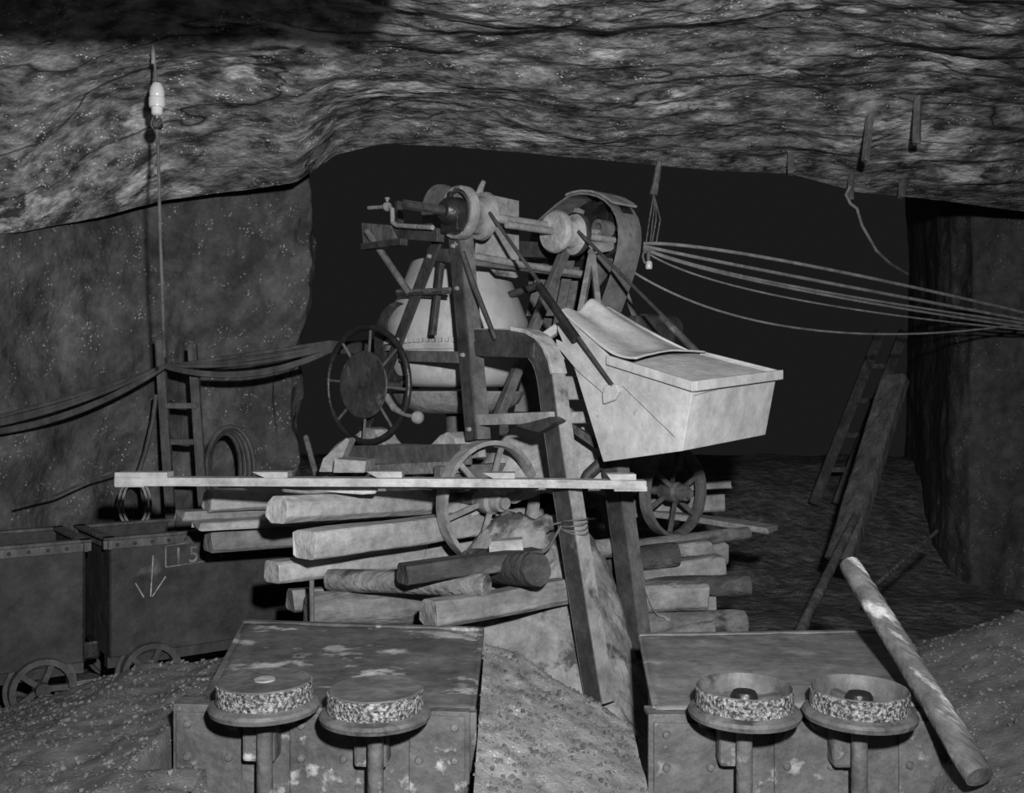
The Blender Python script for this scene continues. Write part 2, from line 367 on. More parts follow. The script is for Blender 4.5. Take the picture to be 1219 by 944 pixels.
# left-hand ends (near end first)
T('timber', P(247, 596, 5.0), P(520, 588, 5.85), .115, .11, 'timber_lt', 'squared timber end topmost at the left of the crib stack')
T('plank', P(214, 614, 4.95), P(440, 604, 5.7), .105, .05, 'timber', 'short grey plank poking out furthest left from the crib stack', cat='plank')
T('timber', P(328, 607, 4.35), P(640, 590, 5.95), .13, .125, 'timber_lt', 'pale squared timber with rounded end just below the long board', rnd=.25)
T('plank', P(234, 626, 4.9), P(590, 603, 5.7), .14, .040, 'timber_lt', 'long pale plank lying between the big timbers of the crib', cat='plank')
T('timber', P(248, 644, 5.0), P(560, 628, 5.8), .115, .11, 'timber', 'stained squared timber below the thin plank at left of crib')
T('timber', P(362, 649, 4.2), P(680, 608, 5.8), .14, .12, 'timber_lt', 'large pale squared timber with cracked end in the middle of the crib', rnd=.08)
T('timber', P(324, 681, 4.4), P(600, 648, 5.5), .12, .10, 'timber_lt', 'squared timber with bright end sticking out beneath the large pale timber')
T('timber', P(346, 715, 4.6), P(560, 700, 5.1), .11, .105, 'timber', 'grey timber end beside the thin upright rod')
log('log', P(366, 728, 4.45), P(612, 716, 4.9), .085, .085, 'log', 'thick grey log at the bottom left of the crib', seed=2)
log('log', P(392, 690, 4.55), P(580, 697, 4.25), .052, .052, 'log', 'round log with pale sawn end pointing right below the crib', seed=5)
T('timber', P(480, 683, 4.15), P(640, 663, 4.5), .11, .085, 'timber_dk', 'dark stained timber end beside the round log')
log('log', P(640, 679, 4.22), P(560, 672, 4.75), .075, .08, 'timber_dk', 'blackened log end below the near mixer wheel', seed=8)
log('log', P(530, 683, 4.4), P(738, 650, 5.05), .045, .05, 'mortar', 'mortar crusted pole lying under the near mixer wheel', seed=9)
T('timber', P(510, 732, 4.1), P(672, 703, 4.6), .13, .115, 'timber', 'squared timber with dark stain and split end at crib bottom', rnd=.2)
T('timber', P(640, 712, 5.0), P(860, 657, 5.6), .12, .13, 'timber', 'wide grey timber behind the skip rails')
# right-hand ends
T('timber', P(645, 612, 6.2), P(861, 598, 6.15), .12, .105, 'timber', 'short grey timber end beside the far mixer wheel')
T('plank', P(700, 588, 6.25), P(870, 577, 6.2), .09, .04, 'timber', 'thin plank end at axle height right of the far wheel', cat='plank')
T('plank', P(780, 610, 6.15), P(919, 630, 5.75), .16, .035, 'timber', 'broken board with splintered end jutting out at the right', cat='plank')
log('log', P(560, 676, 4.8), P(890, 634, 5.65), .045, .036, 'log', 'long pole running under both mixer wheels', seed=14)
T('timber', P(660, 670, 5.05), P(842, 651, 5.35), .11, .08, 'timber', 'pale timber end under the far wheel at right')
log('log', P(690, 674, 5.1), P(806, 660, 5.2), .066, .066, 'timber_dk', 'short dark log end under the far wheel', seed=21)
T('timber', P(640, 700, 5.1), P(858, 672, 5.3), .12, .115, 'timber', 'squared timber end above the blackened log at right')
log('log', P(690, 702, 5.2), P(893, 697, 5.15), .06, .058, 'timber_dk', 'blackened log poking out furthest right from the crib', seed=25)
log('log', P(720, 713, 5.1), P(806, 701, 5.05), .045, .04, 'log', 'small round log with pale end beside the blackened log', seed=27)
T('timber', P(690, 744, 5.0), P(848, 716, 5.2), .12, .115, 'timber', 'squared grey timber end second from the bottom at right')
log('log', P(720, 748, 5.0), P(886, 741, 5.1), .072, .068, 'log', 'bottom log with rough end at the right of the crib', seed=31)
log('log', P(700, 770, 5.0), P(850, 752, 5.0), .062, .058, 'log', 'short bottom log behind the grey overturned car', seed=33)
# hidden crib courses carrying the rest
for i, (y0, z0) in enumerate([(4.95, .62), (5.9, .70)]):
    T('timber', (-.55, y0, z0), (1.0, y0 + .15, z0), .15, .14, 'timber', ['buried crib timber below the near wheels', 'rear crib timber behind the mortar mound'][i])
T('timber', P(585, 653, 4.5), P(622, 651, 4.5), .10, .075, 'timber_lt', 'short pale wooden chock against the foot of the near mixer wheel', None, cat='chock')
tag(MB().tube([P(371, 690, 4.3), P(372, 800, 4.28)], .011, 8).build('upright_rod', 'steel_md'), 'thin upright iron rod in front of the crib at left', 'rod')
# rubble and wedges on the crib at left of the mixer
def chunk(pts, d, mat, label, name='broken_board', cat='board'):
    return tag(MB().prism(pts, d).build(name, mat, bevel=.006), label, cat)
chunk([P(379, 562, 5.3), P(384, 546, 5.3), P(412, 521, 5.3), P(416, 524, 5.3), P(400, 562, 5.3)], (.02, .10, 0), 'timber_lt', 'split wedge of board leaning left of the mixer frame')
chunk([P(396, 563, 5.15), P(398, 546, 5.15), P(436, 549, 5.15), P(434, 563, 5.15)], (.02, .22, 0), 'timber_lt', 'short sawn block lying at the foot of the handwheel', 'wood_block', 'block')

# ------------------------------------------------------------------ long straightedge board
sb = empty('long_board', P(455, 578, 4.42), 'long whitened board with cleats lying level across the whole front of crib', 'board')
m = MB(); Yb = 4.42
m.sweep([P(141, 572.5, Yb), P(300, 573, Yb), P(455, 573.5, Yb), P(620, 574.5, Yb), P(768, 576.5, Yb)],
        [(-.05, -.019), (.05, -.019), (.05, .019), (-.05, .019)], (0, 1, 0)); m.build('plank', 'board', sb, bevel=.003)
def cleat(x0, y0, x1, y1, slope=0):
    a, b = P(x0, y0, Yb), P(x1, y1, Yb); h = b.z - a.z
    poly = [V((a.x + slope, Yb - .045, a.z)), V((b.x, Yb - .045, a.z)), V((b.x, Yb - .045, b.z)), V((a.x, Yb - .045, b.z))]
    MB().prism(poly, (0, .09, 0)).build('cleat', 'board', sb, bevel=.003)
cleat(141, 568, 203, 561.5, .0); cleat(141, 579, 176, 575); cleat(302, 568, 345, 561, .06); cleat(437, 568, 480, 560.5, .05)
cleat(574, 569, 613, 562, .05); cleat(721, 571, 756, 563.5, .02); cleat(730, 584, 769, 578)
T('plank', P(262, 577, 4.62), P(640, 578, 4.75), .08, .026, 'timber_lt', 'thin warped lath under the long whitened board', None, cat='plank')
chunk([P(280, 578, 4.52), P(450, 580, 4.52), P(447, 588, 4.52), P(430, 589, 4.52)], (0, .05, 0), 'board', 'splintered pale strip hanging just below the long board')

# ------------------------------------------------------------------ concrete mixer
U = V((.763, .646, 0)).normalized(); Vv = V((U.y, -U.x, 0)); Z = V((0, 0, 1))
W1 = P(583, 597, 4.9)
def PV(px, py, a):                       # point of the upright plane across the mixer (through W1 + a*U) at a sight line
    o = W1 + U * a; d = V(((px - 609.5) / F, 1, -(py - 472) / F)); c = V((0, 0, CAMZ))
    return c + d * ((o - c).dot(U) / d.dot(U))
def PU(px, py, b):                       # the same along the mixer's length (through W1 + b*V)
    o = W1 + Vv * b; d = V(((px - 609.5) / F, 1, -(py - 472) / F)); c = V((0, 0, CAMZ))
    return c + d * ((o - c).dot(Vv) / d.dot(Vv))
mx = empty('concrete_mixer', V((.1, 5.5, .85)), 'old cement caked concrete mixer with raised skip hopper on a timber crib', 'concrete mixer')
def part(m, name, mat, parent=mx, **k): return m.build(name, mat, parent, **k)
def ring(c, ax, ro, ri, h, n=48):
    return MB().lathe(c, ax, [(ro, -h / 2), (ro, h / 2), (ri, h / 2), (ri, -h / 2)], n, True)
def road_wheel(c, r, mat, nsp, ph):
    rim = part(MB().lathe(c, Vv, [(r, -.035), (r, .035), (r - .022, .035), (r - .03, .008), (r - .03, -.008), (r - .022, -.035)], 64, True), 'wheel', mat, smooth=True)
    part(MB().lathe(c, Vv, [(.0, -.09), (.045, -.09), (.05, -.05), (.062, -.03), (.062, .03), (.048, .045), (.044, .10), (.03, .105), (.03, .125), (0, .125)], 24), 'hub', mat, rim, smooth=True)
    for i in range(nsp):
        th = ph + 2 * math.pi * i / nsp; d = Z * math.cos(th) + U * math.sin(th); sgn = .02 if i % 2 else -.02
        part(MB().sweep([c + d * .05 + Vv * sgn, c + d * (r - .025)], [(-.013, -.007), (.013, -.007), (.013, .007), (-.013, .007)], d.cross(Vv)), 'spoke', mat, rim)
    return rim
road_wheel(W1, .305, 'steel_lt', 6, .28)
W2 = P(802, 586, 5.8); road_wheel(W2, .262, 'steel_md', 6, .15)
road_wheel(W1 - Vv * 1.15, .305, 'steel_lt', 6, .6); road_wheel(W2 - Vv * 1.1, .262, 'steel_md', 6, .3)
part(MB().tube([W1 + Vv * .1, W1 - Vv * 1.22], .028, 12), 'axle', 'steel_md', smooth=True)
part(MB().tube([W2 + Vv * .1, W2 - Vv * 1.18], .026, 12), 'axle', 'steel_md', smooth=True)
# chassis
for b in (-.17, -.95):
    part(MB().bar(W1 + U * -.2 + Vv * b + Z * .12, W1 + U * 1.65 + Vv * b + Z * .12, .06, .11), 'chassis_beam', 'steel_md', bevel=.006)
part(MB().bar(PV(408, 541, -.10), PV(556, 541, -.10), .07, .105, U), 'front_beam', 'steel_md', bevel=.006)
part(MB().bar(PV(430, 560, -.12), PV(545, 556, -.12), .07, .06, U), 'lower_beam', 'timber', bevel=.006)
part(MB().bar(W1 + U * 1.45 - Vv * 1.0 + Z * .12, W1 + U * 1.45 - Vv * .1 + Z * .12, .06, .1), 'rear_beam', 'steel_md', bevel=.006)
# mortar lying on the front beam
mm = MB()
prof = [(418, 531), (424, 516), (434, 509), (446, 511), (452, 522), (458, 529), (500, 530), (512, 529), (523, 518), (531, 514), (541, 521), (545, 534), (420, 535)]
mm.prism([PV(a, b, -.07) for a, b in prof], U * .12); part(mm, 'mortar_lump', 'mortar_lt', bevel=.01)
# A-frame
A = -.045
def angle_iron(p0, p1, w, dep, name, web, fl, flside=1, a=U):  # web darker than flange: shading between the faces put into their colours
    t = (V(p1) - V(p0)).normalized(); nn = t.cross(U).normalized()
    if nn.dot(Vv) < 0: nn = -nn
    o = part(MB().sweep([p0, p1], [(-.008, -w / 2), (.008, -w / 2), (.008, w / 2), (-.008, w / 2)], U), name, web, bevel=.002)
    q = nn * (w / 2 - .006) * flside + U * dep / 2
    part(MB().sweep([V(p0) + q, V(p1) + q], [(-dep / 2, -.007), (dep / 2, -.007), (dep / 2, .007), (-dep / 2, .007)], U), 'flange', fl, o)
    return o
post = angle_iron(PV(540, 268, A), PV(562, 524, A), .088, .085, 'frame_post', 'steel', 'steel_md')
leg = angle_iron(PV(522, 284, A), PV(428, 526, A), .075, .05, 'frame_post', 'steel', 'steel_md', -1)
part(MB().bar(PV(478, 423.5, A + .01), PV(549, 425.5, A + .01), .03, .06, U), 'cross_bar', 'steel_md', bevel=.003)
def bolt(p, parent, r=.012, ax=None): part(MB().lathe(V(p), -U if ax is None else ax, [(0, .012), (r * .8, .012), (r, .006), (r, -.004)], 10), 'bolt', 'steel_lt', parent, smooth=True)
for t in (.10, .30, .61, .95): bolt(PV(540, 268, A).lerp(PV(562, 524, A), t) - U * .012, post)
for t in (.08, .47, .95): bolt(PV(522, 284, A).lerp(PV(428, 526, A), t) - U * .012, leg)
part(MB().tube([PV(473, 347, A - .02), PV(536, 344.5, A - .02)], .011, 8), 'tie_rod', 'steel_md', smooth=True)
part(MB().tube([PV(473, 351, A - .02), PV(536, 348.5, A - .02)], .006, 8), 'tie_rod', 'steel', smooth=True)
part(MB().bar(PV(527, 300, A + .05), PV(515, 399, A - .01), .03, .032, U), 'hanging_lever', 'steel', bevel=.004)
part(MB().tube([PV(550, 300, A), PV(562, 335, A + .02), PV(590, 404, A + .02)], [.016, .016, .012], 10), 'brace', 'steel', smooth=True)
part(MB().bar(PV(512, 303, A + .03), PV(540, 305, A + .03), .05, .07, U), 'gusset', 'steel', bevel=.004)
# drum
D = P(545, 388, 5.78); mp_ = 5.78 / F
zz = lambda py: CAMZ - (py - 472) * mp_
dp = [(.05, zz(312)), (.26, zz(312)), (.275, zz(314)), (.412, zz(383)), (.417, zz(388)), (.405, zz(406)), (.40, zz(432)), (.385, zz(447)), (.35, zz(457)), (.30, zz(461)), (.0, zz(463))]
dr = part(MB().lathe(V((D.x, D.y, 0)), Z, [(r, z) for r, z in dp], 72), 'drum', 'drum', smooth=True)
tm = MB(); nt = 72
for i in range(nt):
    th = 2 * math.pi * i / nt; d = V((math.cos(th), math.sin(th), 0)); q = V((-d.y, d.x, 0)); c = V((D.x, D.y, zz(409))) + d * .415
    tm.box(c, d * .018, q * .008, Z * .012)
tm.lathe(V((D.x, D.y, 0)), Z, [(.405, zz(413)), (.428, zz(413)), (.428, zz(419)), (.405, zz(419))], 72, True)
tag(part(tm, 'gear_ring', 'drum', dr), 'toothed ring around the drum')
# cradle under the drum
cm = MB(); c0 = V((D.x, D.y, zz(466)))
cm.lathe(c0, Z, [(.385, 0), (.39, -.01), (.36, -.07), (.25, -.125), (.0, -.13), (.0, -.11), (.24, -.10), (.34, -.06), (.365, -.005)], 56)
part(cm, 'drum_cradle', 'steel_lt', smooth=True)
part(MB().lathe(c0 - Z * .1, Z, [(.07, .0), (.07, -.35), (.16, -.42), (.16, -.46)], 24), 'pedestal', 'steel_md', smooth=True)
# tilting gear and handwheel
g = PV(476, 407, .06); gw = part(ring(g, U, .225, .135, .06, 44), 'gear_wheel', 'steel', smooth=True)
part(MB().lathe(g, U, [(.228, -.01), (.232, -.01), (.232, .01), (.228, .01)], 44, True), 'rim_band', 'steel_md', gw)
for i in range(3):
    th = i * 2.09 + .5; d = Z * math.cos(th) + Vv * math.sin(th); part(MB().bar(g, g + d * .15, .03, .04, U), 'spoke', 'steel', gw)
tmm = MB()
for i in range(56):
    th = 2 * math.pi * i / 56; d = Z * math.cos(th) + Vv * math.sin(th); tmm.box(g + d * .228, d * .008, d.cross(U) * .006, U * .028)
h0 = PV(437, 458, A - .09)
part(MB().tube([h0 + U * -.05, h0 + U * .35], .022, 12), 'gear_shaft', 'steel', smooth=True)
hx = V((-.61, -.79, 0)).normalized(); hs = V((.79, -.61, 0)).normalized()
hm_ = MB(); n = 12
for i in range(56):
    th = 2 * math.pi * i / 56; d = Z * math.cos(th) + hs * math.sin(th)
    for j in range(n):
        f = 2 * math.pi * j / n; hm_.v.append(h0 + d * (.322 + .018 * math.cos(f)) - hx * .018 * math.sin(f))
for i in range(56):
    for j in range(n):
        i2 = (i + 1) % 56; j2 = (j + 1) % n; hm_.f.append((i * n + j, i * n + j2, i2 * n + j2, i2 * n + j))
hw = part(hm_, 'handwheel', 'iron_blk', smooth=True)
part(MB().lathe(h0 + hx * .03, hx, [(0, .008), (.183, .006), (.19, 0), (.183, -.008), (0, -.01)], 48), 'disc', 'steel', hw, smooth=True)
for i in range(8):
    th = 2 * math.pi * i / 8 + .09; d = Z * math.cos(th) + hs * math.sin(th)
    part(MB().tube([h0 + d * .05, h0 + d * .31], .0085, 8), 'spoke', 'steel_md', hw, smooth=True)
bp = PV(497, 497, A - .05)
lv = part(MB().tube([PV(460, 472, A - .03), PV(470, 487, A - .03), PV(482, 494, A - .05), bp], [.022, .02, .011, .011], 10), 'tilt_lever', 'steel_lt', smooth=True)
part(MB().lathe(bp, Z, [(.036 * math.sin(i * math.pi / 10), -.036 * math.cos(i * math.pi / 10)) for i in range(11)], 16), 'ball_grip', 'steel_lt', lv, smooth='all')
# winch shaft, pulleys and levers at the head
S0 = PV(546, 253, A - .02)
part(MB().tube([S0 - U * .33, S0 - U * .03], .025, 8), 'shaft_end', 'steel')
part(MB().tube([S0, S0 + U * 1.05], .024, 14), 'winch_shaft', 'steel_lt', smooth=True)
wp = part(MB().lathe(S0 + U * .01, -U, [(.03, -.03), (.09, -.02), (.112, .012), (.118, .03), (.132, .03), (.136, .02), (.136, -.02), (.118, -.03), (.10, -.05), (.095, -.10), (.10, -.12), (.122, -.13), (.126, -.15), (.03, -.15)], 48), 'winding_pulley', 'steel_lt', smooth=True)
# cracked lining ring inside the flange
part(MB().lathe(S0 - U * .012, -U, [(.100, 0), (.112, .004), (.112, .012), (.100, .010)], 40, True), 'brake_lining', 'steel', wp)
bb = part(MB().lathe(S0 - U * .05, -U, [(.0, .05), (.05, .05), (.072, .02), (.076, -.05), (.06, -.06)], 20), 'bearing_block', 'iron_blk', smooth=True)
part(MB().box(S0 - U * .03 - Z * .06, U * .035, Vv * .07, Z * .045), 'bearing_cap', 'iron_blk', bb, bevel=.008)
part(MB().box(S0 - U * .05 + Z * .08, U * .012, Vv * .012, Z * .02), 'grease_cup', 'iron_blk', bb, bevel=.004)
q = PV(523, 250, A + .16)
part(MB().lathe(q, -U, [(0, .03), (.02, .03), (.135, .025), (.14, .01), (.14, -.03), (.13, -.04), (0, -.04)], 44), 'rear_pulley', 'steel_md', smooth=True)
part(MB().tube([PV(570, 232, A + .14), PV(573, 222, A + .14), PV(576, 216, A + .14)], [.02, .015, .012], 8), 'pawl', 'steel_lt', smooth=True)
# crank handle at left
a_ = A - .12
ck = part(MB().tube([PV(515, 271, a_), PV(473, 268.5, a_), PV(467.5, 265, a_), PV(467, 249, a_), PV(462, 245.5, a_)], .013, 8), 'crank', 'steel_lt', smooth=True)
part(MB().tube([PV(462, 246, a_), PV(439, 247.5, a_)], .011, 10), 'grip', 'steel_lt', ck, smooth=True)
part(MB().lathe(PV(461, 246, a_), Z, [(.026 * math.sin(i * math.pi / 8), -.026 * math.cos(i * math.pi / 8)) for i in range(9)] + [(.008, .03), (.008, .038), (.014, .04), (.014, .048), (0, .05)], 14), 'knuckle', 'steel_lt', ck, smooth=True)
part(MB().bar(PV(474, 240, a_ + .05), PV(477, 270, a_ + .05), .03, .03, U), 'upright', 'steel', bevel=.003)
part(MB().bar(PV(470, 277, a_ + .06), PV(525, 280, a_ + .06), .05, .07, U), 'side_arm', 'steel', bevel=.004)
part(MB().prism([PV(430, 265, a_), PV(464, 268, a_), PV(473, 287, a_), PV(432, 291, a_)], U * .014), 'bracket_plate', 'steel_md', bevel=.003)
part(MB().bar(PV(434, 294, a_ - .03), PV(481, 288, a_ - .03), .05, .035, U), 'bracket_angle', 'steel', bevel=.003)
part(MB().tube([PV(437, 275, a_ - .02), PV(487, 349, A - .02)], .02, 10), 'bracket_strut', 'steel_md', smooth=True)
# sheet metal guard behind the pulley
b_ = -.34
gp = [(572, 229), (618, 239), (618, 329), (614, 331), (592, 328), (578, 312), (566, 306)]
part(MB().prism([PU(x, y, b_) for x, y in gp], Vv * -.012), 'guard_plate', 'steel_lt', bevel=.002)
part(MB().bar(PU(586, 262, b_ + .02), PU(640, 271, b_ + .03), .05, .045, Vv), 'shaft_sleeve', 'steel_lt', bevel=.006)
part(MB().tube([PU(545, 288, -.2), PU(556, 303, -.24), PU(620, 315, -.24), PU(700, 327, -.24)], .02, 10), 'bent_pipe', 'steel_lt', smooth=True)
part(MB().bar(PU(556, 311, -.27), PU(700, 329, -.27), .03, .035, Vv), 'head_beam', 'steel_md', bevel=.003)
part(MB().bar(PU(600, 296, -.45), PU(735, 303, -.45), .06, .09, Vv), 'head_beam', 'steel', bevel=.004)
# second pulley
S1 = S0 + U * .56
S1 = P(662, 276, S1.y)
w2 = part(MB().lathe(S1, -U, [(0, .03), (.105, .026), (.114, .015), (.116, -.005), (.112, -.02), (.08, -.04), (.075, -.10), (.085, -.12), (.112, -.135), (.114, -.15), (0, -.155)], 48), 'winding_pulley', 'mortar_lt', smooth=True)
part(MB().lathe(S1, -U, [(.117, -.118), (.120, -.125), (.120, -.15), (.117, -.156), (.02, -.156)], 40), 'rear_flange', 'steel', w2, smooth=True)
part(MB().tube([S1 - U * .35, S1 + U * .45], .02, 12), 'pulley_shaft', 'steel_lt', smooth=True)
# belt guard: an open-fronted oval drum
ag = (P(703, 280, 5.62) - W1).dot(U)
gpx = [(640, 262), (650, 253), (661, 243.5), (674, 234), (682, 230.5), (691, 229), (701, 229.5), (711, 232), (720, 237), (728, 245), (734, 256), (737, 268), (737.5, 282), (736, 297), (731, 318), (724, 340), (715, 365), (706, 388), (694, 402), (675, 408), (655, 402), (640, 385), (630, 350), (627, 310), (630, 280)]
def inset(pts, d):
    c = sum(pts, V((0, 0, 0))) / len(pts); return [p + (c - p).normalized() * d for p in pts]
ov = [PV(x, y, ag) for x, y in gpx]; ovi = inset(ov, .012); nO = len(ov)
m = MB(); k = .18
m.v = [p for p in ov] + [p + U * k for p in ov] + [p for p in ovi] + [p + U * k for p in ovi]
for i in range(nO):
    j = (i + 1) % nO
    m.f += [(i, j, nO + j, nO + i), (2 * nO + j, 2 * nO + i, 3 * nO + i, 3 * nO + j), (j, i, 2 * nO + i, 2 * nO + j)]
gd = part(m, 'belt_guard', 'guard', smooth=True)
m = MB(); m.v = [p + U * (k - .01) for p in ov]; m.f = [tuple(range(nO))]; part(m, 'guard_back', 'iron_blk', gd)
cp = [PV(x, y, ag - .01) for x, y in ((673, 232), (680, 229), (691, 227), (703, 227.5), (714, 231), (724, 237), (729, 241))]
part(MB().sweep(cp, [(0, -.006), (k + .02, -.006), (k + .02, .006), (0, .006)], U), 'guard_cap', 'steel_lt', gd)
Cg = PV(709, 271, ag)
bw = part(ring(Cg + U * .11, U, .165, .145, .09, 40), 'belt_wheel', 'iron_blk', smooth=True)
part(ring(Cg + U * .06, U, .05, .03, .09, 24), 'hub', 'steel_md', bw, smooth=True)
for i in range(5):
    th = i * 1.2566 + .3; d = Z * math.cos(th) + Vv * math.sin(th); part(MB().bar(Cg + U * .12 + d * .04, Cg + U * .12 + d * .15, .03, .03, U), 'spoke', 'iron_blk', bw)
part(MB().bar(P(690, 249, 5.6), P(684, 269, 5.6), .05, .04, U), 'guard_tab', 'steel_lt', bevel=.003)
part(MB().prism([P(698, 287, 5.55), P(730, 284, 5.62), P(730, 298, 5.62), P(700, 303, 5.55)], U * .015), 'wooden_packing', 'timber', bevel=.002)
part(MB().prism([P(706, 304, 5.6), P(727, 302, 5.66), P(728, 318, 5.66), P(712, 340, 5.6)], U * .015), 'belt_plate', 'steel_md')
# head frame struts on the far side
part(MB().bar(P(672, 300, 5.45), P(594, 495, 5.2), .05, .05), 'head_strut', 'steel_md', bevel=.004)
part(MB().bar(P(680, 300, 5.75), P(648, 470, 5.9), .06, .07), 'head_strut', 'steel', bevel=.004)
part(MB().prism([P(640, 318, 5.85), P(690, 318, 5.85), P(684, 376, 5.85), P(626, 376, 5.85)], (0, .02, 0)), 'rear_plate', 'steel')
part(MB().prism([P(628, 420, 5.75), P(650, 420, 5.75), P(655, 490, 5.75), P(612, 490, 5.75)], (0, .03, 0)), 'rear_plate', 'steel_md')
part(MB().tube([P(604, 352, 5.6), P(640, 340, 5.7)], .022, 10), 'rear_pipe', 'steel', smooth=True)
part(MB().bar(P(598, 338, 5.9), P(600, 520, 6.1), .06, .06), 'rear_post', 'steel', bevel=.004)
part(MB().bar(P(742, 340, 5.9), P(757, 383, 5.9), .03, .03), 'motor_stay', 'steel_md')
mo = part(MB().box(P(764, 396, 6.0), U * .17, Vv * .12, Z * .09), 'motor_box', 'steel', bevel=.01)
part(MB().lathe(P(785, 392, 6.15), U, [(0, -.15), (.09, -.15), (.09, .12), (.05, .15), (0, .15)], 24), 'motor', 'steel', mo, smooth=True)
part(MB().bar(P(742, 410, 5.95), P(742, 560, 5.95), .07, .07), 'motor_post', 'steel', bevel=.004)
# skip rails
def chan(pts, w, dep, name, web, fl, off=V((0, 0, 0))):  # dirty web, dusted flanges; shading between the faces is also in their colours
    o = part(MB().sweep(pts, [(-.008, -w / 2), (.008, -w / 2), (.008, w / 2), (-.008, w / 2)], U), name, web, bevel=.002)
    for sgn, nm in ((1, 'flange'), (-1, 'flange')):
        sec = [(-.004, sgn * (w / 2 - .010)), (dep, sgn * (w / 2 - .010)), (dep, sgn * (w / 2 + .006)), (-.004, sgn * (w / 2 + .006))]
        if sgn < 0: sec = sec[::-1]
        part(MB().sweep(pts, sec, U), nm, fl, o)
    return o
r1 = [PV(560, 404, 0), PV(585, 404.5, 0), PV(608, 405, 0), PV(624, 408, 0), PV(634, 414, 0), PV(641, 423, 0), PV(646, 435, 0), PV(649.5, 450, 0), PV(656, 500, 0), PV(663, 550, 0), PV(671, 600, 0), PV(683, 680, 0), PV(697, 770, 0), PV(708, 838, 0)]
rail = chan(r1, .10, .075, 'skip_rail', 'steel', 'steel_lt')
part(MB().sweep(r1[2:8], [(-.012, .046), (.082, .046), (.082, .066), (-.012, .066)], U), 'mortar_crust', 'mortar_lt', rail, bevel=.004)
part(MB().bar(PV(557, 415, .01), PV(640, 417, .01), .05, .075, U), 'rail_beam', 'steel', bevel=.004)
a2 = .45
r2 = [PV(712, 440, a2), PV(722, 520, a2), PV(731, 590, a2), PV(743, 680, a2), PV(756, 785, a2)]
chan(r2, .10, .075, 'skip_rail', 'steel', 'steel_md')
# wire lashing on the near rail
lw = MB()
for i in range(4):
    c = PV(677, 620 + i * 4, 0); pts = []
    for j in range(17):
        th = 2 * math.pi * j / 16; pts.append(c + U * (.035 + .055 * math.cos(th)) + Vv * .068 * math.sin(th) + Z * (.012 * math.sin(th * 1.0 + i)))
    lw.tube(pts, .004, 6)
lw.tube([PV(668, 626, -.03), PV(660, 640, -.04), PV(655, 650, -.04), PV(648, 657, -.05)], .006, 6)
lw.tube([PV(668, 622, -.03), PV(659, 624, -.05), PV(655, 628, -.05)], .005, 6)
part(lw, 'wire_lashing', 'steel_md', smooth=True)
# crossbeam and plank pad between post and rail
part(MB().bar(PV(566, 500, -.01), PV(660, 497, -.01), .05, .055, U), 'cross_beam', 'steel_lt', bevel=.005)
part(MB().prism([PV(613, 507, -.06), PV(655, 496, -.06), PV(664, 501, -.06), PV(640, 515, -.06)], U * .06), 'splinter_pad', 'steel', bevel=.004)
part(MB().bar(PV(560, 430, .03), PV(570, 545, .03), .05, .065, U), 'inner_post', 'steel_lt', bevel=.004)
part(MB().box(P(681, 497, 4.95), U * .12, Vv * .05, Z * .03).box(P(676, 462, 5.0), U * .08, Vv * .04, Z * .06), 'rail_block', 'mortar_lt', bevel=.012)
part(MB().bar(P(676, 505, 4.95), P(712, 530, 4.9), .04, .04), 'guide_stay', 'steel', bevel=.003)
part(MB().tube([P(690, 590, 4.9), P(700, 565, 4.9), P(716, 550, 4.9), P(735, 542, 4.95)], .03, 10), 'guide_curve', 'steel', smooth=True)
# ------- skip hopper
aN = .20; wB = .60
NP = {'sp_t': (666, 372), 'sp_b': (663, 392), 'rim0': (728, 426), 'A': (826, 456), 'bot1': (812, 537), 'bot0': (718, 550), 'heel': (684, 440)}
N_ = {k: PV(x, y, aN) for k, (x, y) in NP.items()}
rollz = Z * .055
def far(p, w): return p + U * w + rollz * (w / .6)
wsp = .34
F_ = {k: far(p, wB) for k, p in N_.items()}
F_['sp_t'] = far(N_['sp_t'], wsp) ; F_['sp_b'] = far(N_['sp_b'], wsp); F_['heel'] = far(N_['heel'], wsp + .08); F_['rim0'] = far(N_['rim0'], wB - .04)
order = ['sp_t', 'rim0', 'A', 'bot1', 'bot0', 'heel', 'sp_b']
m = MB(); nN = len(order); m.v = [N_[k] for k in order] + [F_[k] for k in order]
m.f = [tuple(range(nN)), tuple(range(nN, 2 * nN))[::-1]]
for i, j in ((2, 3), (3, 4), (4, 5), (5, 6)): m.f.append((i, i + nN, j + nN, j))
hp = part(m, 'skip_hopper', 'hopper', solid=-.012, bevel=.004)
# rim angle
rp = [N_['rim0'], N_['A'], F_['A'], F_['rim0']]
ctr = (N_['rim0'] + F_['A']) / 2
m = MB()
for p0, p1 in zip(rp[:-1], rp[1:]):
    t = (p1 - p0).normalized(); out = t.cross(Z).normalized()
    if out.dot((p0 + p1) / 2 - ctr) < 0: out = -out
    ct = (p0 + p1) / 2 + out * .014 - Z * .012
    m.box(ct, t * ((p1 - p0).length / 2 + .012), out * .012, Z * .022)
part(m, 'rim_angle', 'hopper', hp, bevel=.004)
# the load, nearly level with the rim
dn = Z * .028
m = MB()
def fill(s, t):
    a = N_['rim0'].lerp(N_['A'], s); b = F_['rim0'].lerp(F_['A'], s); p = a.lerp(b, .02 + .96 * t) - dn * (1.9 - 1.7 * t)
    return p + Z * (.004 * fbm(p, 6, 3) + .03 * math.sin(t * 3.14) * (1 - s) * .6)
part(m.grid(fill, 16, 16), 'cement_load', 'hopper', hp, smooth='all')
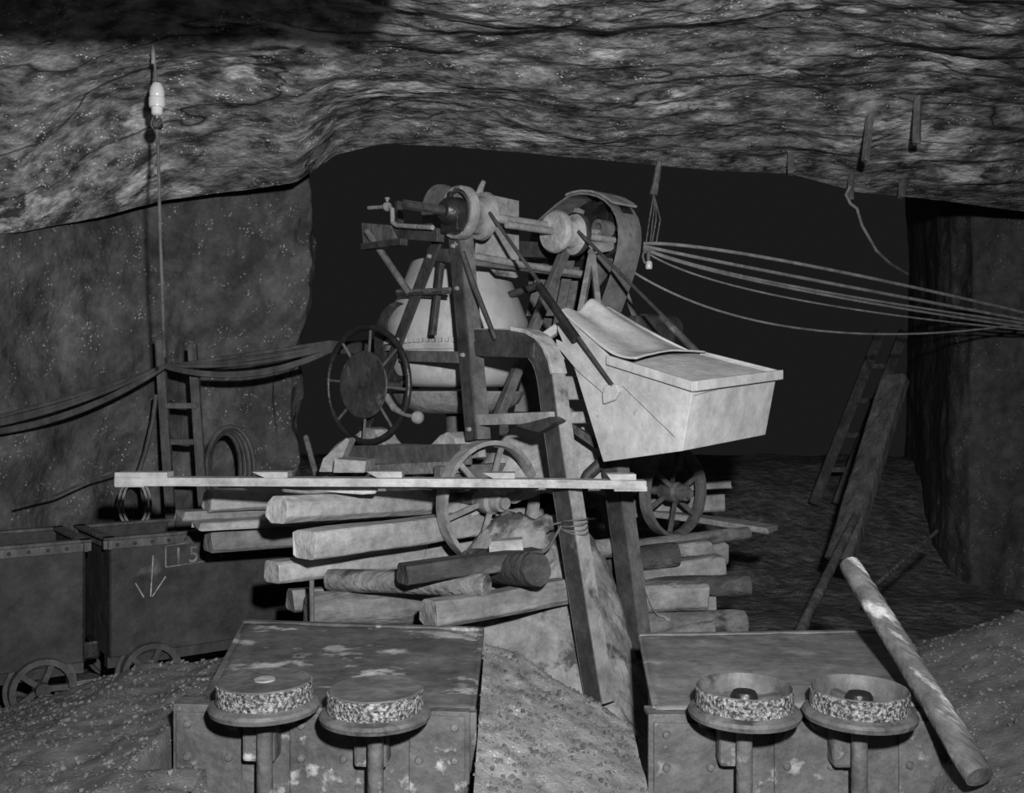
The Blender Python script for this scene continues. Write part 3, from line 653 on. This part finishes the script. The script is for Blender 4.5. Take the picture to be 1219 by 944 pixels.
# bent cover sheet over the spout
def cover(s, t):
    nr = [N_['sp_t'] + Z * .0, PV(690, 393, aN + .02), PV(728, 424, aN + .03), PV(757, 430, aN + .05)]
    f0 = far(N_['sp_t'], wsp) + Z * .01
    fr = [f0, far(nr[1], .42), far(nr[2], .54) - Z * .01, far(nr[3], .5)]
    def cat(q, u):
        u = u * 3; i = min(2, int(u)); w = u - i
        p0 = q[max(0, i - 1)]; p1 = q[i]; p2 = q[i + 1]; p3 = q[min(3, i + 2)]
        return .5 * ((2 * p1) + (p2 - p0) * w + (2 * p0 - 5 * p1 + 4 * p2 - p3) * w * w + (3 * p1 - p0 - 3 * p2 + p3) * w ** 3)
    p = cat(nr, s).lerp(cat(fr, s), t)
    p += Z * (.045 * math.sin(t * math.pi) * (1 - s) + .03 * (1 - s) * (math.cos(t * 9.5) - 1) * math.sin(t * math.pi) + .006 * fbm(p, 4, 3) + .006 + .022 * s * math.sin(t * math.pi))
    return p
part(MB().grid(cover, 26, 26), 'cover_sheet', 'hopper', hp, smooth='all', solid=.008)
# strap and lug on the near side
def onside(x, y, off=.012): return PV(x, y, aN) - U * off
part(MB().prism([onside(742, 459, 0), onside(751, 450, 0), onside(811, 509, 0), onside(805, 520, 0)], -U * .012), 'strap', 'hopper', hp, bevel=.003)
part(MB().prism([onside(722, 470, 0), onside(724, 459, 0), onside(738, 457, 0), onside(742, 466, 0), onside(736, 476, 0), onside(723, 481, 0)], -U * .03), 'lug', 'hopper', hp, bevel=.006)
part(MB().prism([onside(664, 404, 0), onside(672, 408, 0), onside(722, 460, 0), onside(720, 468, 0), onside(690, 442, 0), onside(665, 412, 0)], -U * .014), 'stiffener', 'hopper', hp, bevel=.003)
part(MB().bar(P(648, 402, 4.95), P(668, 388, 4.9), .05, .045).box(P(668, 420, 4.9), U * .04, Vv * .05, Z * .035), 'pivot_arm', 'hopper', hp, bevel=.008)
# hoist ropes with rods
e1 = onside(735, 462, .02); st1 = S0 + U * .12 + Vv * .10
p1a = st1.lerp(e1, .42); p1b = st1.lerp(e1, .72)
ho = part(MB().tube([st1, e1], .0095, 8), 'hoist_rod', 'steel', smooth=True)
part(MB().tube([p1a + Z * -.018, p1b + Z * -.018], .022, 10), 'spring_tube', 'iron_blk', ho, smooth=True)
st2 = S1 + U * .08 + Vv * .09; e2 = F_['rim0'].lerp(F_['A'], .12)
ho = part(MB().tube([st2, e2], .010, 8), 'hoist_rod', 'steel', smooth=True)
part(MB().tube([st2.lerp(e2, .70) - Z * .012, e2 - Z * .012], .018, 10), 'spring_tube', 'steel', ho, smooth=True)
sm = N_['sp_t'].lerp(F_['sp_t'], .45)
for dx in (-11, 11):
    part(MB().bar(P(705, 300, 5.35), P(702 + dx, 374, 5.02), .03, .045), 'hanger_strap', 'steel_lt', bevel=.003)

# ------------------------------------------------------------------ overturned cars in the foreground
def over_car(label, pn, pf, frm, wh, ms, mbm, end, dished):
    """pn, pf: near and far edge ends of the upturned side panel; frm: top edge ends of the underside"""
    e = empty('overturned_mine_car', (pn[0] + pn[1] + pf[0] + pf[1]) / 4 * 1.0 - Z * ((pn[0].z + pf[0].z) / 2), label, 'mine car', 'overturned mine cars in the foreground')
    m = MB().grid(lambda s, t: (pn[0].lerp(pn[1], s)).lerp(pf[0].lerp(pf[1], s), t) + Z * (.008 * fbm(V((s * 3, t * 2, end)), 1.5, 3)), 24, 24)
    part(m, 'side_panel', ms, e, smooth='all', solid=.012)
    along = (pf[1] - pf[0]).normalized(); back = ((pf[0] + pf[1]) / 2 - (pn[0] + pn[1]) / 2).normalized()
    part(MB().bar(pf[0] + Z * .004 - along * .01, pf[1] + Z * .004 + along * .01, .035, .028), 'top_rim', ms, e, bevel=.008)
    # end plates with flanged edge, reaching down to the floor
    for i in (0, 1):
        sg = -1 if i == 0 else 1; q = along * (-sg * .03)
        poly = [pn[i] + q - Z * .01, pf[i] + q - Z * .01, V((pf[i].x, pf[i].y, .0)) + q, V((pn[i].x, pn[i].y, .0)) + q]
        part(MB().prism(poly, along * -sg * .012), 'end_plate', ms, e)
        part(MB().bar(pn[i] + along * sg * .0 + back * .02, pf[i], .024, .022), 'edge_angle', ms, e, bevel=.004)
        part(MB().bar(V((pn[i].x, pn[i].y + .02, pn[i].z)), V((pn[i].x, pn[i].y + .02, 0)), .03, .05), 'end_angle', ms, e, bevel=.004)
    # underside plate facing the camera
    fa = (frm[1] - frm[0]).normalized(); fn = fa.cross(Z).normalized()
    if fn.y > 0: fn = -fn
    poly = [frm[0], frm[1], V((frm[1].x, frm[1].y, .02)), V((frm[0].x, frm[0].y, .02))]
    part(MB().prism(poly, -fn * .02), 'underside_plate', mbm, e, bevel=.003)
    part(MB().bar(frm[0] - fn * .05 + Z * .004, frm[1] - fn * .05 + Z * .004, .1, .016, fn), 'sill_plate', mbm, e, bevel=.003)
    Wf = (frm[1] - frm[0]).length
    for s0, s1 in ((.015, .235), (.40, .62), (.80, .985)):
        a = frm[0] + fa * Wf * s0 + fn * .004; b_2 = frm[0] + fa * Wf * s1 + fn * .004
        cpl = part(MB().prism([V((a.x, a.y, frm[0].z - .012)), V((b_2.x, b_2.y, frm[0].z - .016)), V((b_2.x, b_2.y, frm[0].z - .30)), V((a.x, a.y, frm[0].z - .30))], fn * .010), 'cover_plate', mbm, e, bevel=.003)
        for q in (.18, .82):
            for dz in (.05, .16):
                part(MB().lathe(a.lerp(b_2, q) * 1.0 + Z * (frm[0].z - dz - a.lerp(b_2, q).z) + fn * .010, fn, [(0, .012), (.011, .010), (.015, .0)], 10), 'bolt', 'greyiron', cpl, smooth=True)
    for (px, py, Y, hub) in wh:
        c = P(px, py, Y); r = .150
        if dished:
            prof = [(.0, -.075), (.03, -.075), (.10, -.075), (.138, -.06), (.147, -.004), (.150, .0), (r, -.005), (r + .003, -.065), (r + .024, -.072), (r + .030, -.082), (r + .026, -.096), (r, -.10), (.0, -.10)]
        else:
            prof = [(.0, .0), (.05, -.002), (.12, -.004), (.146, .0), (r, -.004), (r + .003, -.066), (r + .024, -.072), (r + .030, -.082), (r + .026, -.096), (r, -.10), (.0, -.10)]
        w = part(MB().lathe(c, Z, prof, 64), 'wheel', 'greyiron', e, smooth=True)
        part(MB().lathe(c, Z, [(r - .001, -.004), (r + .0045, -.008), (r + .0055, -.062), (r + .001, -.066)], 64), 'tread', 'tread', w, smooth=True)
        if dished:
            part(MB().lathe(c, Z, [(0, -.018), (.036, -.018), (.042, -.028), (.046, -.075)], 28), 'hub', 'iron_blk', w, smooth=True)
            for i in range(3):
                th = i * 2.094 + px * .01; d = V((math.cos(th), math.sin(th), 0)); part(MB().box(c + d * .09 - Z * .062, d * .055, d.cross(Z) * .018, Z * .018), 'web', 'greyiron', w, bevel=.006)
        elif hub:
            part(MB().lathe(c, Z, [(0, .003), (.034, .003), (.035, -.003)], 24), 'hub_cap', 'steel_lt', w)
        part(MB().tube([c - Z * .09, V((c.x, c.y, .06))], .026, 12), 'axle', mbm, e, smooth=True)
        lw_ = c - Z * (c.z - .14)
        part(MB().lathe(lw_, -Z, prof, 32), 'wheel', 'greyiron', e, smooth=True)
        pb = V((c.x, frm[0].lerp(frm[1], (c.x - frm[0].x) / (frm[1].x - frm[0].x)).y, 0)) + fn * .03
        pd = part(MB().box(V((pb.x - .02, pb.y, c.z - .19)), fa * .055, fn * .05, Z * .085), 'axle_box', mbm, e, bevel=.012)
        part(MB().box(V((pb.x - .02, pb.y + .03, c.z - .14)), fa * .12, fn * .012, Z * .035), 'axle_plate', mbm, e, bevel=.004)
        for sx in (-.1, .1):
            part(MB().lathe(V((pb.x - .02 + sx, pb.y - .005 - .0, c.z - .14)), fn, [(0, .03), (.014, .028), (.018, .01), (.018, -.02)], 10), 'bolt', 'steel_md', pd, smooth=True)
    return e
over_car('overturned mine car with two solid scuffed wheels facing up, at left foreground',
         (P(243, 838, 3.36), P(562, 848, 3.32)), (P(292, 743, 4.12), P(573, 752, 4.06)), (P(206, 842, 3.32), P(559, 852, 3.28)),
         [(315, 809, 3.22, True), (447, 819, 3.17, False)], 'carside', 'carbot', 1, False)
over_car('overturned mine car with two hollow dished wheels facing up, at right foreground',
         (P(781, 848, 3.32), P(1114, 842, 3.34)), (P(763, 759, 4.08), P(1046, 755, 4.1)), (P(772, 855, 3.27), P(1142, 851, 3.3)),
         [(886, 816, 3.17, True), (1023, 818, 3.18, True)], 'carsideR', 'carbotR', 4, True)

# ------------------------------------------------------------------ upright ore cars at left
Lc = V((.8, .6, 0)); Ec = V((-.6, .8, 0))
def ore_car(c0, L, Wd, label, marks):
    """c0: near top corner at floor level"""
    e = empty('ore_car', c0 + Lc * L / 2 + Ec * Wd / 2, label, 'mine car', 'upright ore cars beside the left wall')
    zt, zb = .895, .27
    body = [(c0, L, 'side_panel'), (c0 + Ec * (Wd - .012), L, 'side_panel')]
    for b, ln, nm in body: part(MB().prism([b + Z * zb, b + Lc * ln + Z * zb, b + Lc * ln + Z * zt, b + Z * zt], Ec * .012), nm, 'carup', e)
    for s in (0, L - .012): part(MB().prism([c0 + Lc * s + Z * zb, c0 + Lc * s + Ec * Wd + Z * zb, c0 + Lc * s + Ec * Wd + Z * zt, c0 + Lc * s + Z * zt], Lc * .012), 'end_panel', 'carup', e)
    part(MB().box(c0 + Lc * L / 2 + Ec * Wd / 2 + Z * (zb + .01), Lc * (L / 2 - .01), Ec * (Wd / 2 - .01), Z * .01), 'floor_plate', 'carup', e)
    for q, a, b in ((c0 + Lc * L / 2, Lc * (L / 2 + .03), Ec * .03), (c0 + Lc * L / 2 + Ec * Wd, Lc * (L / 2 + .03), Ec * .03), (c0 + Ec * Wd / 2, Ec * (Wd / 2 + .03), Lc * .03), (c0 + Lc * L + Ec * Wd / 2, Ec * (Wd / 2 + .03), Lc * .03)):
        r = part(MB().box(q + Z * (zt + .004), a, b, Z * .008).box(q + Z * (zt - .028), a, b * .35, Z * .024), 'rim', 'ladder', e, bevel=.003)
    for i in range(int(L / .09)):
        part(MB().lathe(c0 + Lc * (.04 + i * .09) + Z * (zt - .03) - Ec * .012, -Ec, [(0, .012), (.008, .009), (.010, 0)], 8), 'rivet', 'carup', e, smooth=True)
    for s in (.16, L - .16 - .1):
        for k, off in ((0, -.005), (1, Wd + .005)):
            c = c0 + Lc * (s + .05) + Ec * off + Z * .165
            w = part(ring(c, Ec, .155, .125, .07, 40), 'wheel', 'carwheel', e, smooth=True)
            part(ring(c + Ec * .03, Ec, .175, .125, .02, 40), 'wheel_flange', 'carwheel', w, smooth=True)
            part(MB().lathe(c, -Ec, [(0, .05), (.035, .05), (.04, -.03)], 20), 'hub', 'carwheel', w, smooth=True)
            for i in range(5):
                th = i * 1.2566 + .4; d = Z * math.cos(th) + Lc * math.sin(th); part(MB().bar(c + d * .03, c + d * .13, .03, .03, Ec), 'spoke', 'carwheel', w, bevel=.004)
        part(MB().tube([c0 + Lc * (s + .05) - Ec * .0 + Z * .165, c0 + Lc * (s + .05) + Ec * Wd + Z * .165], .025, 10), 'axle', 'carup', e)
    for s in (-.04, L + .04):
        part(MB().box(c0 + Lc * s + Ec * Wd / 2 + Z * .27, Lc * .05, Ec * .10, Z * .05), 'buffer', 'iron_blk', e, bevel=.015)
    for b in (.06, Wd - .06): part(MB().bar(c0 + Ec * b + Z * .24, c0 + Lc * L + Ec * b + Z * .24, .06, .07), 'sill', 'carup', e)
    if marks:
        fp = lambda x, y: PF(x, y, c0)
        def stroke(pts, w, name, mat):
            m = MB()
            for p0, p1 in zip(pts[:-1], pts[1:]): m.bar(p0, p1, w, .003, Lc if abs((p1 - p0).normalized().dot(Lc)) < .7 else Z)
            part(m, name, mat, e)
        stroke([fp(182, 661), fp(179, 710)], .006, 'chalk_mark', 'chalk'); stroke([fp(161, 694), fp(171, 711)], .007, 'chalk_mark', 'chalk')
        stroke([fp(197, 686), fp(181, 710)], .006, 'chalk_mark', 'chalk')
        stroke([fp(197, 675), fp(197, 650), fp(262, 640), fp(262, 665), fp(197, 675)], .007, 'painted_frame', 'paint')
        cu = bpy.data.curves.new('painted_number', 'FONT'); cu.body = '152'; cu.size = .125; cu.extrude = .001; cu.space_character = 1.35
        to = bpy.data.objects.new('tmp', cu); S.collection.objects.link(to); bpy.context.view_layer.update()
        me = bpy.data.meshes.new_from_object(to.evaluated_get(bpy.context.evaluated_depsgraph_get())); bpy.data.objects.remove(to)
        me.materials.clear(); me.materials.append(M['paint']); o = bpy.data.objects.new('painted_number', me); S.collection.objects.link(o); o.parent = e
        rot = Matrix((Lc, Z, -Ec)).transposed().to_4x4(); o.matrix_parent_inverse = Matrix.Identity(4)
        o.matrix_basis = Matrix.Translation(fp(205, 671) - Ec * .003 - e.location) @ rot
    return e
def PF(px, py, c0):
    d = V(((px - 609.5) / F, 1, -(py - 472) / F)); c = V((0, 0, CAMZ)); return c + d * ((c0 - c).dot(Ec) / d.dot(Ec)) - Ec * .004
cA = V((-2.13, 5.2, 0))
ore_car(cA, 1.12, .62, 'dark upright ore car numbered and chalked with an arrow, beside left wall', True)
ore_car(cA - Lc * 1.24, 1.12, .62, 'dark upright ore car at the left edge, behind the gravel heap', False)
for b, nm in ((.04, 'track_rail'), (.58, 'track_rail')):
    m = MB(); p0 = cA - Lc * 1.6 + Ec * b; p1 = cA + Lc * 1.6 + Ec * b
    m.sweep([p0 + Z * .005, p1 + Z * .005], [(-.02, -.022), (.02, -.022), (.02, .0), (.006, .004), (.006, .01), (-.006, .01), (-.006, .004), (-.02, 0)], Ec)
    tag(m.build(nm, 'steel_lt'), ['near rail of the track under the upright ore cars', 'far rail of the track under the upright ore cars'][0 if b < .3 else 1], 'rail', 'track rails')

# ------------------------------------------------------------------ ladder, cables and hanging things at left
ld_ = empty('ladder', P(215, 650, 6.0), 'short wooden ladder leaning on the left rock wall', 'ladder')
for (x0, y0, x1, y1) in ((190, 405, 206, 660), (229, 410, 246, 660)):
    part(MB().bar(P(x0, y0, 6.2), P(x1, y1, 5.98), .055, .045, (1, 0, 0)), 'ladder_rail', 'ladder', ld_, bevel=.005)
for x0, x1, y in ((192, 231, 437), (197, 236, 483), (201, 240, 526), (204, 243, 572), (207, 246, 616)):
    part(MB().bar(P(x0, y, 6.12), P(x1, y, 6.12), .05, .035), 'rung', 'ladder', ld_, bevel=.005)
def sag(p0, p1, d, n=16): return [V(p0).lerp(V(p1), i / n) - Z * d * 4 * (i / n) * (1 - i / n) for i in range(n + 1)]
gl_ = 'cables slung along the left wall'
lab = ['topmost', 'second', 'third', 'fourth', 'fifth', 'lowest']
for i in range(6):
    k = i - 2.5
    a = P(-60, 515 + k * 2, 5.35); b = P(196, 434 + abs(k) * 1.2, 6.06 - .01 * i); c = P(392, 413 + k * 2.2, 6.2); d = P(470, 405 + k * 2, 6.6)
    sg_ = (.0, .03, .05, .045, .09, .10)[i]
    pts = sag(a, b, .02 + .8 * sg_)[:-1] + sag(b, c, sg_)[:-1] + sag(c, d, .02)
    tag(MB().tube(pts, .013, 8).build('electric_cable', 'cable', smooth=True), lab[i] + ' dark cable of the bundle slung over the ladder', 'cable', gl_)
gr_ = 'cables slung to the right wall'
for i, (y0, ym, y1, r, dd) in enumerate([(290, 302, 373, .012, 0), (293, 318, 382, .012, .02), (295, 330, 386, .009, .03), (296, 333, 391, .009, .05), (298, 345, 394, .007, .08)]):
    a = P(766, y0, 6.55); b = P(930, ym + 8, 6.75); c = P(1215, y1 - 2, 7.5)
    n = 30; pts = []
    for j in range(n + 1):
        t = j / n; pts.append(a * (1 - t) ** 2 + (b * 2 - (a + c) * .5) * 2 * t * (1 - t) + c * t * t)
    pts += [c + (c - pts[-2]).normalized() * .6]
    tag(MB().tube(pts, r, 8).build('electric_cable', 'cable_lt', smooth=True), ['top', 'second', 'third', 'fourth', 'lowest and thinnest'][i] + ' grey cable of the bundle running to the right wall', 'cable', gr_)
pts = []
for j in range(31):
    t = j / 30; a, b, c = P(751, 322, 6.4), P(960, 392, 6.8), P(1215, 386, 7.5); pts.append(a * (1 - t) ** 2 + (b * 2 - (a + c) * .5) * 2 * t * (1 - t) + c * t * t)
tag(MB().tube(pts, .008, 8).build('electric_cable', 'cable_lt', smooth=True), 'single grey wire sagging below the right-hand cable bundle', 'cable')
# rope hanger with small white socket
hr_ = empty('rope_hanger', P(785, 196, 6.55), 'frayed rope hanging from the brow and holding the cable bundle', 'rope')
part(MB().tube([P(785, 190, 6.55), P(782, 212, 6.55), P(778, 232, 6.55)], [.018, .022, .026], 8), 'rope', 'rope', hr_, smooth=True)
for k, (xs) in enumerate([(776, 773, 769), (779, 777, 774), (781, 781, 776), (782, 786, 781)]):
    part(MB().tube([P(778, 230, 6.55), P(xs[0], 245, 6.55), P(xs[1], 262, 6.55), P(xs[2], 290, 6.55)], .005, 6), 'strand', 'rope', hr_, smooth=True)
sk = empty('lamp_socket', P(772, 322, 6.53), 'small white lamp socket hanging from the rope by the cables', 'socket')
part(MB().lathe(P(772.5, 317, 6.5), Z, [(0, -.02), (.018, -.02), (.023, -.01), (.023, .02), (.018, .032), (.012, .036), (0, .036)], 18), 'socket_body', 'porcelain', sk, smooth=True)
part(MB().tube([P(772, 310, 6.5), P(772, 298, 6.5)], .012, 8), 'socket_cord', 'cable_lt', sk, smooth=True)
part(MB().tube([P(768, 296, 6.48), P(765, 305, 6.48), P(767, 312, 6.48), P(770, 314, 6.48)], .007, 6), 'loop', 'cable_lt', sk, smooth=True)
# pendant lamp at left
Yp = 4.95
pl = empty('pendant_lamp', P(188, 60, Yp), 'porcelain lamp socket with clear bulb hanging on a wire at upper left', 'lamp')
part(MB().tube([P(183, -20, Yp), P(183, 55, Yp), P(184.5, 80, Yp), P(185.5, 102, Yp)], .007, 8), 'cord', 'steel_md', pl, smooth=True)
part(MB().tube([P(182, 54, Yp - .01), P(182.5, 76, Yp - .01)], .010, 8), 'cord_clip', 'steel_lt', pl, smooth=True)
s = Yp / F; c = P(187, 118, Yp)
part(MB().lathe(c, Z, [(0, 19 * s), (5 * s, 18.5 * s), (7.5 * s, 14 * s), (8.8 * s, 8 * s), (8.6 * s, 3.5 * s), (8 * s, 2.2 * s), (9.4 * s, 1 * s), (9.6 * s, -7 * s), (9 * s, -10 * s), (6.6 * s, -10.5 * s), (6.4 * s, -18 * s), (5 * s, -19 * s), (0, -19 * s)], 32), 'socket', 'porcelain', pl, smooth=True)
part(MB().lathe(c, Z, [(4 * s, -19 * s), (5.5 * s, -23 * s), (7.3 * s, -28 * s), (6.8 * s, -33 * s), (4.5 * s, -36 * s), (0, -37 * s)], 24), 'bulb', 'glass', pl, smooth='all')
part(MB().tube([P(186.5, 155, Yp), P(188, 166, Yp), P(191, 290, Yp), P(193, 340, Yp), P(195.5, 425, Yp + .2)], .0085, 8), 'pull_cord', 'steel_md', pl, smooth=True)
# hose coil hung behind the ladder, wires on the wall
hc_ = MB()
for k in range(4):
    cx = P(268 + k * 2, 565, 6.35 - .02 * k); pts = []
    for j in range(25):
        th = 2 * math.pi * j / 24; pts.append(cx + V((math.cos(th) * (.10 + .018 * k), .02 * math.sin(th * 2), math.sin(th) * (.27 + .012 * k))))
    hc_.tube(pts, .016, 8)
tag(hc_.build('hose_coil', 'cable', smooth=True), 'coil of dark hose hung on the wall right of the ladder', 'hose')
tag(MB().tube([P(20, 600, 5.3), P(70, 588, 5.6), P(110, 570, 5.75), P(140, 560, 5.85), P(170, 566, 5.95)], .007, 8).build('loose_wire', 'cable', smooth=True), 'loose wire drooping across the wall above the left ore car', 'wire')
tag(MB().tube([P(186, 470, 6.12), P(182, 500, 6.1), P(174, 535, 6.08), P(166, 560, 6.05), P(172, 600, 6.0), P(178, 625, 5.95)], .014, 8).build('loose_wire', 'cable', smooth=True), 'dark wire hanging down left of the ladder', 'wire')
wc = MB()
for k in range(2):
    cx = P(158 + 4 * k, 600, 5.9); wc.tube([cx + V((math.cos(2 * math.pi * j / 20) * .085, .01 * k, math.sin(2 * math.pi * j / 20) * .14)) for j in range(21)], .008, 6)
tag(wc.build('wire_loop', 'cable_lt', smooth=True), 'looped wire hanging under the left end of the long board', 'wire')
log('pole', P(390, 618, 5.9), P(364, 520, 6.3), .02, .018, 'log', 'short pole leaning in the gap left of the mixer frame', None, seed=41, cat='pole', knob=.02)

# ------------------------------------------------------------------ right side: pegs, props, log
def ceil_y(px, py):
    return lerp(browX, browD, px) - .1
for x0, y0, x1, y1, Y, lb in ((941, 186, 941, 207, 6.55, 'short wooden peg driven into the roof brow, leftmost of five'), (1038, 130, 1030, 192, 5.9, 'wooden peg in the roof, upper one of the middle pair'),
                           (1016, 188, 1012, 238, 6.7, 'wooden peg in the roof holding the looped wire'), (1093, 108, 1091, 171, 5.8, 'wooden peg in the roof, highest of five'), (1078, 185, 1073, 235, 6.8, 'wooden peg in the roof, rightmost at the brow')):
    timber('roof_peg', P(x0, y0 - 14, Y), P(x1, y1, Y - .02), .04, .035, 'peg', lb, 'pegs hanging from the roof', cat='peg', jit=.002)
tag(MB().tube([P(1012, 222, 6.64), P(1007, 232, 6.64), P(1012, 242, 6.64), P(1020, 248, 6.66), P(1026, 268, 6.7), P(1043, 298, 6.8), P(1060, 314, 7.0), P(1080, 326, 7.4)], .010, 8).build('loose_wire', 'cable_lt', smooth=True), 'thin wire looped on a roof peg at the right', 'wire')
timber('prop_timber', P(1066, 450, 7.6), P(1000, 668, 7.0), .20, .12, 'prop', 'wide dark timber prop leaning at the right before the rock pillar', None, cat='prop')
log('pole', P(1020, 612, 6.8), P(948, 762, 5.9), .028, .034, 'prop', 'thin dark pole leaning behind the grey overturned car', None, seed=51, cat='pole', knob=.03)
lf = empty('ladder', P(985, 600, 10.2), 'faint ladder leaning in the dark stope at the right', 'ladder')
for x0, x1 in ((1048, 968), (1076, 996)):
    part(MB().bar(P(x0, 395, 10.6), P(x1, 600, 10.0), .10, .06, (1, 0, 0)), 'ladder_rail', 'prop', lf)
for k in range(4):
    t = .2 + .2 * k; part(MB().bar(P(1048 - 80 * t, 395 + 205 * t, 10.6 - .6 * t), P(1076 - 80 * t, 395 + 205 * t, 10.6 - .6 * t), .05, .05), 'rung', 'ladder', lf)
log('log', P(1011, 672, 3.75), P(1166, 925, 2.95), .041, .046, 'logfg', 'peeled pale streaked log leaning against the grey overturned car', None, seed=61)
tag(MB().tube([P(1040, 698, 5.6), P(1116, 632, 6.4)], .012, 8).build('stick', 'prop', smooth=True), 'thin stick poking up behind the leaning pale log', 'stick')
